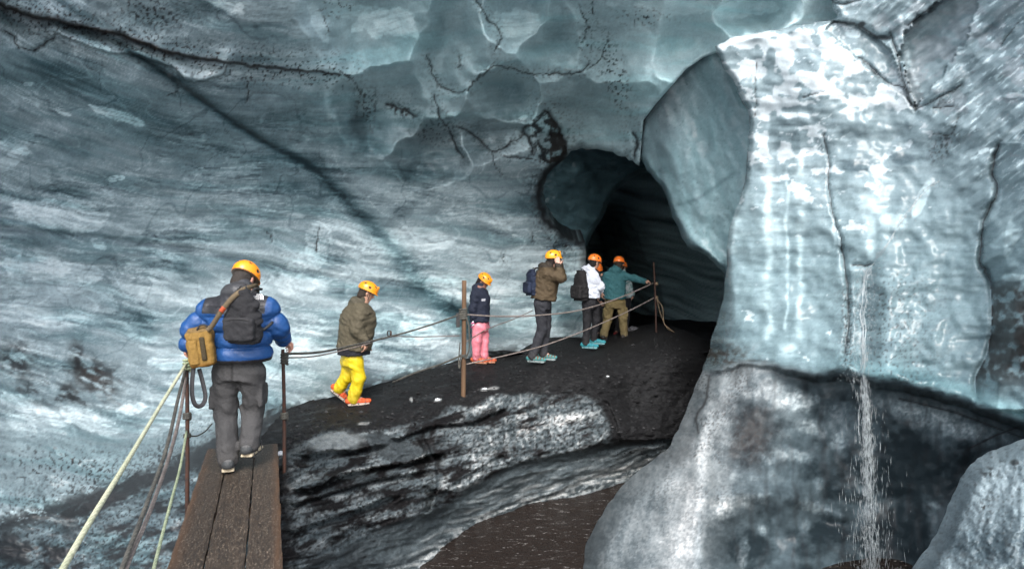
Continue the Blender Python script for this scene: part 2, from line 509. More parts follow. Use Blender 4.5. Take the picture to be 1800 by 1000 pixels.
def a_colour(X, Y):
    t = a_band(X, Y)
    n1 = fbm(X / 240, t / 36, 4, 51)
    n2 = fbm(X / 120, t / 11, 4, 52)
    n3 = fbm(X / 50, t / 4.5, 3, 53)
    n4 = fbm(X / 9, Y / 7, 3, 54)
    cloud = fbm(X / 130, Y / 110, 4, 55)
    n6 = fbm(X / 22, t / 2.6, 3, 156); gr_ = gnoise(X / 2.6, Y / 2.3, 157)
    w_ = 0.35 * fbm(X / 30, Y / 18, 3, 41)
    strokes = 0.12 * sst(0.14, 0.22, fbm(X / 95 + w_, t / 9, 4, 42)) + 0.10 * sst(0.20, 0.27, fbm(X / 36 + w_, t / 4.6, 4, 43)) - 0.13 * sst(0.16, 0.24, fbm(X / 120 + w_, t / 13, 5, 44)) - 0.09 * sst(0.24, 0.32, fbm(X / 30, t / 5, 4, 49)) + 0.08 * sst(0.28, 0.34, fbm(X / 16, t / 7, 3, 50))
    clump = 0.30 + 0.70 * sst(-0.25, 0.35, fbm(X / 150, Y / 80, 4, 40))
    clump = clump * (1 - 0.45 * sst(540, 640, Y) * sst(720, 480, X))
    strokes = strokes * clump
    roof = sst(330, 150, Y + 0.08 * X - 40 - 110 * sst(860, 1020, X)) * sst(430, 620, X)
    wall = 1 - roof
    bright = sst(330, 480, Y) * sst(700, 600, Y)  # band where the tilted wall catches overhead light, put into the tone
    tone = 0.485 + roof * (0.20 + 0.06 * cloud) + 0.14 * sst(800, 1250, X) * sst(260, 40, Y) + wall * (0.07 * bright + 0.17 * n1 + 0.07 * n2 + 0.04 * n3 + 0.04 * n6 + 0.85 * strokes) + 0.03 * n4 + 0.05 * gr_ + 0.03 * cloud  # roof raised, most at upper right, as skylight painted into the tone
    tone = tone + roof * (0.03 * fbm(X / 60, Y / 40, 4, 57) + 0.02 * n3)
    wx = 0.5 * fbm(X / 40, t / 16, 3, 45); wy = 0.5 * fbm(X / 40, t / 16, 3, 46)
    _, g2_, ra = cells(X / 84 + wx, t / 11 + wy, 11); f1c, f2c, rb_ = cells(X / 36 + wx * 1.5, t / 6 + wy * 1.3, 13); _, _, rc_ = cells(X / 170 + wx, t / 24 + wy, 15)
    brush = 0.17 * (ra - 0.5) + 0.13 * (rb_ - 0.5) + 0.16 * (rc_ - 0.5)
    tone = tone + wall * brush * clump * (0.45 + 0.55 * sst(260, 420, Y)) + roof * 0.25 * brush
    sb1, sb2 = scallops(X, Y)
    lit_rim = np.exp(-((sb2 - sb1) / 0.10) ** 2) * (sb1 < 1.4) + np.exp(-((sb1 - 1.40) / 0.09) ** 2)
    tone = tone + 0.09 * lit_rim * sst(330, 250, Y) * (0.6 + 0.8 * sst(-0.3, 0.3, n2)) - 0.05 * sst(0.5, 0.1, sb1)  # scallop rims painted lighter and hollows darker, as if shaded
    hair = sst(0.955, 0.985, ridged(X / 190 + 0.3 * fbm(X / 60, Y / 60, 2, 89), Y / 150, 1, 90)) * wall
    tone = tone - 0.12 * hair + 0.10 * sst(0.95, 0.985, ridged(X / 130, t / 60, 1, 94)) * wall
    # faceted frosty plates caught in the layers
    f1, f2, rid = cells(X / 105 + 0.25 * fbm(X / 50, t / 30, 2, 58), t / 40, 2)
    plate = sst(0.74, 0.76, rid) * sst(0.0, 0.04, f2 - f1) * sst(300, 420, Y) * (0.45 + 0.55 * sst(-0.3, 0.4, n2))
    f1b, f2b, ridb = cells(X / 44, t / 22, 5)
    plate2 = sst(0.82, 0.84, ridb) * sst(0.0, 0.05, f2b - f1b) * sst(330, 460, Y) * sst(-0.5, 0.3, n2)
    tone = tone + 0.20 * plate * (0.7 + 0.5 * n6) + 0.17 * plate2 * (0.7 + 0.6 * n6)
    streak = sst(0.28, 0.75, fbm(X / 110, t / 11, 4, 59)) * sst(320, 460, Y) * sst(1010, 940, X)
    tone = tone + 0.17 * streak * (0.75 + 0.6 * n6)
    for cx, cy, rx, ry, rot, a in ((108, 378, 92, 26, 6, 0.27), (60, 470, 64, 20, 4, 0.26), (130, 480, 50, 18, 4, 0.22), (40, 560, 70, 14, 6, 0.2), (120, 562, 40, 10, 0, 0.2),
                                   (212, 205, 56, 9, 17, 0.42), (112, 198, 17, 5, 22, 0.40), (50, 148, 9, 4, 0, 0.4), (205, 314, 16, 5, -6, 0.42), (15, 258, 40, 9, 15, 0.30),
                                   (22, 280, 30, 14, -35, 0.22), (172, 428, 17, 9, 30, 0.26), (395, 10, 44, 8, 24, 0.40), (420, 14, 10, 8, -40, 0.40),
                                   (560, 38, 12, 40, -22, 0.22), (678, 40, 56, 26, -4, 0.36), (700, 50, 40, 14, 14, 0.30), (622, 22, 44, 14, 0, 0.20),
                                   (908, 40, 42, 24, 0, 0.30), (905, 58, 30, 9, 0, 0.22), (921, 207, 8, 4, -15, 0.50), (864, 118, 10, 4, -30, 0.35), (740, 420, 60, 22, 8, 0.22),
                                   (780, 500, 40, 22, 0, 0.20), (700, 560, 70, 16, 6, 0.22), (560, 430, 26, 40, 4, 0.20), (520, 500, 40, 20, 0, 0.2), (545, 620, 46, 12, 4, 0.2),
                                   (740, 590, 46, 24, 14, 0.25), (660, 640, 40, 10, 20, 0.18), (60, 720, 60, 16, 24, 0.28), (160, 740, 60, 18, 20, 0.28), (230, 720, 30, 12, -20, 0.25),
                                   (60, 900, 62, 8, -16, 0.30), (290, 640, 30, 10, 10, 0.25), (880, 520, 40, 16, 0, 0.16), (930, 560, 30, 24, 0, 0.16), (1290, 20, 40, 14, -8, 0.30), (1200, 12, 60, 16, -4, 0.40),
                                   (1330, 12, 40, 14, 0, 0.36), (1150, 8, 34, 8, 0, 0.30)):  # those along the upper right edge paint in the sky's glow
        k = blob(X, Y, cx, cy, rx, ry, rot, 0.10, 0.35, int(cx) % 50)
        tone = tone + a * k * (0.75 + 0.5 * n3 + 0.3 * n2 + 0.4 * n6)
    # dark clear layers
    teal = 0.25 + 0.35 * sst(0.05, -0.5, n1) + 0.30 * roof
    v1 = line(X, Y, VEIN, 8, 20) * sst(880, 780, X)
    v1n = v1 * (0.8 + 0.4 * n3)
    tone = tone - 0.30 * v1n * (1 - 0.35 * sst(560, 760, X)) - 0.09 * line(X, Y, VEIN, 28, 44) - 0.20 * line(X, Y, VEIN, 4, 9) * sst(760, 600, X) + 0.10 * line(X, Y, [(x + 10, y + 16) for x, y in VEIN], 4, 8) * sst(0.0, 0.5, n2 + 0.3) * sst(880, 700, X)
    tone = tone - 0.22 * line(X, Y, VEIN2, 24) * (0.7 + n2)
    tone = tone - 0.24 * line(X, Y, VEIN3, 8, 5) * (0.8 + 0.6 * n3)
    tone = tone - 0.10 * line(X, Y, VEIN4, 7, 12) - 0.17 * line(X, Y, VEIN5, 15) * (0.6 + n2)
    for cx, cy, rx, ry, rot, a in ((330, 270, 100, 46, 25, 0.13), (470, 190, 90, 60, 10, 0.08), (560, 210, 110, 66, 0, 0.12), (90, 130, 90, 34, 16, 0.14), (120, 265, 60, 34, 10, 0.10),
                                   (300, 470, 90, 16, 9, 0.20), (60, 425, 70, 12, 3, 0.16), (360, 10, 60, 30, 0, 0.14), (250, 30, 70, 30, 10, 0.13), (260, 570, 40, 26, 0, 0.12),
                                   (140, 580, 26, 18, 0, 0.12), (680, 515, 90, 16, 2, 0.20), (600, 520, 40, 10, 12, 0.14), (800, 555, 50, 24, 36, 0.20), (830, 600, 22, 40, -10, 0.12),
                                   (640, 240, 50, 70, 0, 0.20), (720, 300, 70, 40, 0, 0.12), (900, 180, 50, 46, 0, 0.06), (1050, 190, 70, 60, 0, 0.05), (975, 50, 30, 40, 0, 0.10),
                                   (180, 800, 160, 30, 12, 0.10), (990, 540, 40, 60, 0, 0.10), (1000, 450, 40, 60, 0, 0.10), (760, 40, 30, 60, 12, 0.08)):
        k = blob(X, Y, cx, cy, rx, ry, rot, 0.9, 0.3, int(cy) % 50) * (0.8 + 0.5 * n2 + 0.4 * n6)
        tone = tone - 1.4 * a * k; teal = teal + 2.2 * a * k
    # ash: in the cracks, on the seam, speckled over the wall
    dirt = np.zeros(X.shape)
    brk = sst(-0.55, 0.05, fbm(X / 9, Y / 9, 3, 61) + 0.35)
    wob = np.clip(fbm(X / 16, Y / 16, 3, 62) + 0.4, 0, 2); sp63 = speck(X, Y, 5, 0.28, 63)
    for pts, w in A_CRACKS:
        d, p = close_dist(X, Y, pts, w * 14)
        ww = w * (0.35 + 0.45 * wob)
        dirt = np.maximum(dirt, np.exp(-(d / np.maximum(ww, 0.7)) ** 2) * (0.6 + 0.4 * brk))
        halo = np.exp(-(d / (w * 4.5)) ** 2) * sp63
        dirt = np.maximum(dirt, 0.6 * halo)
    ds, ps, _, nys = seg_dist(X, Y, DIRT_SEAM)
    seamw = (12 - 9.5 * ps) * (0.8 + 0.5 * fbm(X / 18, Y / 12, 3, 64))
    seam = np.exp(-(ds / np.maximum(seamw, 1.5)) ** 2)
    seam = np.maximum(seam, np.exp(-(ds / 36) ** 2) * speck(X, Y, 5.5, 0.10 + 0.25 * ps, 65))
    tone = tone - 0.05 * sst(620, 760, Y) * sst(520, 400, X)
    tone = tone + 0.22 * np.exp(-(seg_dist(X, Y, LIP)[0] / 11) ** 2) * (Y < 150) * (0.7 + 0.6 * n2)
    tone = tone + 0.20 * blob(X, Y, 345, 124, 44, 16, 10, 0.4, 0.2, 4) + 0.25 * blob(X, Y, 416, 129, 12, 5, 0, 0.4)
    dirt = np.maximum(dirt, seam)
    lip_line = line(X, Y, [(x, y + 4) for x, y in LIP], 1.6)
    dirt = np.maximum(dirt, 0.7 * lip_line)
    tri = inside(X, Y, [(916, 226), (958, 194), (978, 215), (998, 262), (990, 282), (962, 288), (936, 272), (930, 250)])
    dirt = np.maximum(dirt, tri * sst(-0.25, 0.15, fbm(X / 14, Y / 14, 4, 66) + 0.25 * np.where(X > 968, 1, -0.4)) * 0.97)
    dr = seg_dist(X, Y, RIM)[0]
    rw = 8 + 6 * fbm(X / 12, Y / 12, 3, 67)
    dirt = np.maximum(dirt, 0.97 * np.exp(-(dr / np.maximum(rw, 3)) ** 2))
    dirt = np.maximum(dirt, 0.8 * np.exp(-(dr / 22) ** 2) * speck(X, Y, 6, 0.1, 68))
    tone = tone - 0.18 * np.exp(-(dr / 40) ** 2) * sst(1010, 980, X) + 0.05 * blob(X, Y, 1045, 205, 90, 80, 0, 0.6)  # scallop above the mouth painted lighter to offset its shade
    ash_zone = 0
    for cx, cy, rx, ry, rot, thr in ((265, 20, 95, 40, 12, 0.16), (590, 10, 40, 30, 0, 0.3), (640, 190, 30, 50, 0, 0.05),
                                     (765, 230, 50, 40, 0, 0.22), (706, 195, 40, 14, 22, 0.05), (1080, 130, 30, 100, -18, 0.26), (1030, 60, 20, 60, 0, 0.34), (150, 830, 200, 60, 8, 0.26), (300, 820, 60, 60, 0, 0.05),
                                     (245, 850, 110, 26, -22, 0.0), (330, 800, 60, 20, -20, 0.0), (400, 780, 60, 26, -14, -0.1), (470, 790, 60, 60, 0, -0.3), (1130, 30, 60, 20, 0, 0.32), (985, 420, 36, 60, 0, 0.25)):
        k = blob(X, Y, cx, cy, rx, ry, rot, 0.8, 0.4, int(cx + cy) % 40)
        i_ = np.nonzero(k > 0.01); dirt[i_] = np.maximum(dirt[i_], k[i_] * speck(X[i_], Y[i_], 6.5, thr, 70 + int(cx) % 9) * 0.95)
    sw = fbm((X + 0.5 * Y) / 46, (Y - 0.45 * X) / 16, 5, 84) + 0.35 * fbm(X / 12, Y / 9, 3, 85)
    for cx, cy, rx, ry, rot, lv in ((26, 632, 66, 46, 24, 0.35), (168, 662, 70, 46, 30, 0.28), (136, 628, 18, 48, 0, 0.35), (100, 690, 120, 34, 10, 0.05), (70, 585, 40, 20, 20, -0.25)):
        k = blob(X, Y, cx, cy, rx, ry, rot, 0.9, 0.3, int(cx) % 40)
        dirt = np.maximum(dirt, k * sst(-0.15 - lv, 0.45 - lv, sw) * 0.93)
    for cx, cy, rx, ry, a in ((560, 195, 120, 70, 0.36), (628, 205, 26, 56, 0.60), (700, 300, 110, 60, 0.20), (250, 12, 150, 40, 0.30), (470, 150, 80, 36, 0.22), (760, 235, 46, 40, 0.32)):
        dirt = np.maximum(dirt, a * blob(X, Y, cx, cy, rx, ry, 0, 0.95, 0.35, int(cx) % 33) * (0.85 + 0.5 * cloud))
    # foot of the wall: ash washed over the lower ice, bare streaked ice in the gully
    foot = [(-260, 1010), (0, 925), (110, 890), (200, 860), (290, 830), (360, 790), (450, 745), (560, 715), (700, 672), (860, 632), (1000, 612), (1062, 600)]
    dfo, _, _, nyf = seg_dist(X, Y, foot)
    fringe = np.where(Y > nyf, 1.0, np.exp(-(dfo / 20) ** 2)) * sst(-0.15, 0.15, fbm(X / 18, Y / 9, 4, 80) + 0.45 * np.exp(-(dfo / 10) ** 2))
    gully = sst(-6, 40, (Y - nyf) * np.where(Y > nyf, 1, 0)) * sst(560, 470, X)
    dirt = np.maximum(dirt, 0.95 * fringe * (1 - 0.6 * gully))
    gs = fbm((X + Y * 0.35) / 60, (Y + X * 0.42) / 9, 4, 81)
    smooth_ = sst(740, 790, Y) * sst(480, 380, X) * (1 - gully)
    tone = mix(tone, 0.40 + 0.10 * fbm(X / 120, t / 20, 4, 86) + 0.05 * gr_ + 0.04 * n4, 0.8 * smooth_)
    tone = np.where(gully > 0.05, mix(tone, 0.30 + 0.22 * gs + 0.08 * n4 + 0.06 * gr_, gully), tone)
    dirt = np.maximum(dirt, gully * sst(-0.15, 0.35, fbm(X / 60, (Y + X * 0.3) / 22, 4, 82) + 0.25 * n4) * 0.93)
    asheband = line(X, Y, [(120, 905), (170, 885), (230, 852), (300, 832), (360, 800), (420, 770), (500, 735)], 20, 26)
    dirt = np.maximum(dirt, 0.95 * sst(0.30, 0.75, asheband + 0.55 * fbm(X / 20, (Y + 0.4 * X) / 9, 4, 87)))
    dirt = np.maximum(dirt, 0.9 * np.exp(-(np.where(Y < nyf, dfo, 0) / 60) ** 2) * sst(500, 400, X) * speck(X, Y, 5, 0.20, 88))
    tone = tone + 0.22 * line(X, Y, [(-20, 906), (50, 892), (110, 876)], 8) * (0.7 + n4)
    spike = blob(X, Y, 124, 920, 20, 52, -4, 0.3, 0.5, 21)
    dirt = np.maximum(dirt, 0.95 * spike * (0.75 + 0.25 * n4))
    dirt = np.maximum(dirt, 0.9 * blob(X, Y, 20, 965, 50, 34, 20, 0.5, 0.5, 9))
    brown = np.clip(seam * 0.55 * (0.6 + fbm(X / 20, Y / 14, 3, 83)), 0, 0.6)
    brown = np.maximum(brown, 0.6 * blob(X, Y, 160, 668, 60, 40, 20, 0.8, 0.4, 3) * dirt)
    brown = np.maximum(brown, 0.45 * tri * dirt * (X > 965))
    teal = teal + 0.5 * v1 + 0.3 * line(X, Y, VEIN2, 30)
    return ice_colour(tone, dirt, teal, brown, wet=0.65 - 0.4 * np.clip(dirt, 0, 1))

ax = axis(-420, 1545, STEP, -12, 1480, 7); ay = axis(-260, 1200, STEP, -10, 1010, 9)
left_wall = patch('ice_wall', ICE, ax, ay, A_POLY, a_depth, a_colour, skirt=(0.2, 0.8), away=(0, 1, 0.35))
tag(left_wall, 'blue-grey layered glacier ice wall and scalloped cave roof behind the walkers', 'ice wall', kind='structure')

# ---- hanging curtain of ice right of the tunnel mouth
C_LEFT = smooth_line([(1150, 60), (1128, 150), (1124, 232), (1124, 262), (1132, 290), (1158, 322), (1174, 350), (1182, 382), (1200, 418), (1214, 436), (1238, 446), (1258, 464), (1277, 486)], 4)
C_LEFT = jag(C_LEFT, 1.6, 5)
C_POLY = C_LEFT + [(1300, 520), (1372, 500), (1372, 40), (1150, 40)]
C_D = Thin([(1130, 60, 10.2), (1124, 250, 11.1), (1136, 290, 11.2), (1182, 380, 10.9), (1220, 440, 10.5), (1276, 485, 10.0), (1200, 150, 10.2), (1220, 280, 10.0),
            (1260, 200, 9.9), (1250, 380, 9.95), (1310, 200, 9.75), (1310, 350, 9.6), (1370, 60, 9.4), (1370, 300, 9.4), (1370, 500, 9.4), (1300, 510, 9.7)])
def c_s(X, Y):
    return X - 0.30 * (Y - 280) + 10 * fbm(X / 60, Y / 90, 3, 91)
def c_depth(X, Y):
    D = C_D(X, Y)
    s = c_s(X, Y)
    D = D + 0.12 * fbm(s / 90, Y / 220, 3, 92) + 0.010 * fbm(s / 22, Y / 90, 3, 93) + 0.03 * fbm(X / 30, Y / 30, 4, 94)
    D = D + 0.20 * sst(1, 0, np.abs(s - 1245) / 70)
    D = D - 0.14 * line(X, Y, [(1150, 330), (1180, 372), (1210, 420), (1262, 462)], 16)
    de = seg_dist(X, Y, C_LEFT)[0]
    return D + 0.3 * np.clip(1 - de / 9, 0, 1) ** 2
def c_colour(X, Y):
    s = c_s(X, Y)
    n1 = fbm(s / 40, Y / 150, 4, 95); n2 = fbm(s / 12, Y / 50, 4, 96); n4 = fbm(X / 7, Y / 7, 3, 97)
    tone = 0.48 + 0.08 * n1 + 0.05 * n2 + 0.03 * n4 + 0.04 * gnoise(X / 2.6, Y / 2.4, 99) + 0.06 * sst(1230, 1310, X)
    tone = tone - 0.09 * sst(1200, 1140, X) * sst(330, 100, Y)
    tone = tone - 0.12 * line(X, Y, [(1190, 360), (1225, 352), (1262, 325), (1290, 305)], 4) - 0.12 * line(X, Y, [(1160, 300), (1170, 345), (1196, 400), (1230, 436)], 3.5)
    dirt = 0.75 * line(X, Y, [(1133, 205), (1128, 250), (1126, 268)], 3) + 0.35 * speck(X, Y, 3.5, 0.75, 98) + 0.4 * line(X, Y, [(1131, 212), (1152, 184), (1182, 150), (1236, 102)], 2)
    grey = sst(1250, 1160, X) * sst(330, 150, Y)
    return ice_colour(tone, dirt, 0.75 - 0.55 * grey + 0.2 * n2, 0, 0.5)
cur = patch('ice_curtain', ROOF_ICE, axis(1115, 1375, STEP, 1110, 1330, 8), axis(40, 525, STEP, 60, 520, 8), C_POLY, c_depth, c_colour, skirt=(0.3, 1.2, 3.0), away=(0.6, 1, 0))
tag(cur, 'smooth teal ice curtain hanging between the dark tunnel and the bright ice pillar', 'ice curtain', kind='structure')

# ---- bright ice pillar and right wall
P_TOP = smooth_line([(1440, -260), (1452, -60), (1463, 8), (1470, 32), (1430, 41), (1398, 45), (1340, 57), (1292, 66), (1256, 84)], 4)
P_LEFT = P_TOP[:-1] + smooth_line([(1256, 84), (1272, 118), (1292, 150), (1304, 180), (1318, 205), (1316, 240), (1312, 290), (1306, 330), (1290, 380), (1279, 420),
                      (1276, 480), (1270, 530), (1254, 585), (1240, 632), (1226, 670), (1208, 712), (1192, 755), (1170, 790), (1130, 822), (1098, 850), (1070, 885), (1046, 925), (1022, 970), (1006, 1020), (985, 1100)], 4)
P_LEFT = jag(P_LEFT, 1.8, 6)
P_POLY = P_LEFT + [(985, 1260), (2150, 1260), (2150, -260)]
P_D = Thin([(1200, -260, 8.8), (1450, -260, 8.0), (1500, -260, 7.6), (1900, -260, 5.8), (2150, -260, 4.6),
    (1256, 84, 8.85), (1340, 60, 8.6), (1400, 48, 8.35), (1470, 36, 8.1), (1600, 0, 7.7), (1800, 0, 6.4), (1950, 0, 5.6), (2150, 0, 4.5),
    (1300, 200, 8.9), (1450, 200, 8.15), (1600, 200, 7.7), (1800, 200, 6.5), (1950, 200, 5.6), (2150, 300, 4.4),
    (1270, 450, 9.0), (1400, 450, 8.2), (1550, 450, 7.5), (1700, 450, 6.9), (1800, 450, 6.3), (1950, 450, 5.5),
    (1240, 630, 8.7), (1350, 630, 8.0), (1500, 630, 7.3), (1700, 660, 6.6), (1800, 700, 6.0), (1950, 700, 5.2), (2150, 700, 4.3),
    (1190, 760, 8.3), (1290, 760, 7.6), (1400, 760, 7.5), (1550, 800, 7.1), (1700, 800, 6.5), (1850, 800, 5.8),
    (1050, 920, 7.4), (1150, 920, 6.8), (1230, 920, 6.6), (1330, 920, 7.0), (1500, 920, 7.4), (1650, 920, 6.9), (1850, 950, 5.8),
    (1010, 1010, 6.9), (1100, 1060, 6.2), (1240, 1060, 5.9), (1400, 1060, 6.7), (1520, 1060, 7.3), (1620, 1060, 6.9), (1850, 1060, 5.5), (1000, 1260, 5.6), (1400, 1260, 5.3), (2150, 1260, 3.6)])
LEDGE = rough_line([(1225, 652), (1262, 650), (1300, 640), (1345, 640), (1390, 650), (1440, 660), (1480, 656), (1530, 668), (1600, 678), (1680, 700), (1740, 722), (1830, 752), (2150, 830)], 2.0, 5, 11)
P_CRACKS = [([(1256, 86), (1264, 104), (1268, 132), (1284, 150), (1300, 172), (1308, 186), (1318, 206)], 1.8), ([(1318, 206), (1312, 250), (1313, 300), (1306, 332)], 1.4),
            ([(1330, 110), (1327, 160), (1330, 180), (1326, 205)], 1.0), ([(1448, 234), (1452, 262), (1458, 290), (1455, 320), (1460, 350), (1468, 390), (1478, 418), (1480, 440)], 1.8),
            ([(1480, 440), (1488, 490), (1492, 560), (1486, 620)], 3.0), ([(1755, 255), (1744, 300), (1754, 330), (1740, 365), (1728, 395), (1725, 430), (1721, 458), (1732, 475), (1741, 497)], 2.2),
            ([(1500, 466), (1518, 467), (1532, 465)], 2.0), ([(1565, 60), (1578, 100), (1588, 140), (1606, 190)], 2.2), ([(1510, 102), (1532, 118), (1560, 145), (1590, 155), (1600, 178), (1608, 194)], 1.8),
            ([(1466, 40), (1480, 40), (1508, 44), (1540, 66), (1562, 68)], 3.0), ([(1608, 194), (1640, 178), (1690, 150)], 1.6), ([(1460, 0), (1480, 8), (1520, -2)], 2.0), ([(1595, 45), (1630, 18), (1650, 0)], 2.2),
            ([(1530, 120), (1540, 132)], 2.4), ([(1450, 160), (1432, 166), (1412, 172)], 1.2), ([(1640, 190), (1685, 190), (1672, 235), (1640, 235)], 1.0), ([(1760, 80), (1790, 40)], 1.0)]
P_CRACKS = [(rough_line(p, 1.3, 5, 140 + k), w) for k, (p, w) in enumerate(P_CRACKS)]
SEAM_R = smooth_line([(1741, 497), (1744, 560), (1736, 620), (1716, 660), (1716, 700)])
P_EDGE = P_LEFT[40:]

def p_zone(X, Y):
    nyl = np.interp(X, [p[0] for p in LEDGE], [p[1] for p in LEDGE])
    below = Y - nyl
    return below

def p_depth(X, Y):
    D = P_D(X, Y)
    bel = p_zone(X, Y)
    right = sst(1330, 1480, X)
    under = sst(0, 14, bel) * sst(240, 60, bel * 0.6) * right
    D = D + 0.55 * under - 0.12 * right * np.exp(-((bel + 10) / 16) ** 2)
    D = D + 0.10 * sst(1225, 1260, X) * (1 - right) * sst(0, 8, bel)
    up = sst(0, -30, bel)
    diag = sst(1560, 1660, X - 0.5 * (Y - 200))
    s = X * 0.6 + Y * 0.8; tt = Y * 0.75 + X * 0.62
    D = D + 0.14 * fbm(X / 150, Y / 150, 4, 111)
    f1, f2, rid = cells(X / 60 + 0.3 * fbm(X / 40, Y / 40, 2, 112), Y / 34, 8)
    D = D + up * (1 - diag) * (0.022 * (f1 - 0.4) + 0.012 * fbm(X / 60, Y / 18, 2, 113))
    D = D + up * diag * (0.07 * fbm((X - Y) / 190, tt / 34, 3, 114) + 0.010 * fbm(X / 24, Y / 20, 2, 115))
    D = D + 0.002 * fbm(X / 12, Y / 12, 3, 116) + (1 - up) * (0.014 * fbm(X / 50, Y / 42, 2, 117))
    # V-shaped notch with the grey block behind it, upper right
    blk = inside(X + 9 * fbm(X / 22, Y / 22, 3, 118), Y + 9 * fbm(X / 22, Y / 22, 3, 119), [(1594, 62), (1610, 32), (1660, 0), (1700, -60), (1730, -60), (1712, 40), (1700, 66), (1612, 190), (1604, 170), (1580, 100)])
    D = D + 0.22 * blk
    blk2 = inside(X, Y, [(1466, 36), (1500, 42), (1545, 70), (1566, 90), (1604, 190), (1590, 170), (1545, 140), (1510, 105), (1450, 52)])
    D = D + 0.10 * blk2
    dr, _, nxr, _ = seg_dist(X, Y, P_CRACKS[5][0] + SEAM_R)
    D = D + 0.04 * np.exp(-(dr / 5) ** 2) - 0.25 * np.where((X > nxr) & (Y > 250) & (Y < 720), np.clip(dr / 40, 0, 1), 0)
    for pts, w in P_CRACKS:
        D = D + 0.03 * w / 2 * line(X, Y, pts, w * 1.7)
    D = D + 0.07 * line(X, Y, [(1516, 470), (1520, 540), (1516, 640)], 16) - 0.10 * line(X, Y, [(1560, 470), (1560, 640)], 30)
    # melt alcoves in the dark lower wall
    D = D + 0.22 * blob(X, Y, 1320, 960, 74, 76, 0, 0.5) + 0.14 * blob(X, Y, 1470, 900, 80, 40, 0, 0.6) - 0.16 * line(X, Y, [(1238, 1000), (1228, 900), (1236, 780), (1262, 690)], 26)
    D = D - 0.12 * line(X, Y, [(1250, 868), (1310, 862), (1400, 876), (1480, 905)], 16)
    de = seg_dist(X, Y, P_LEFT)[0]
    lw = sst(440, 640, Y)
    D = D + (0.14 + 0.55 * lw) * np.clip(1 - de / (10 + 34 * lw), 0, 1) ** 2
    return D

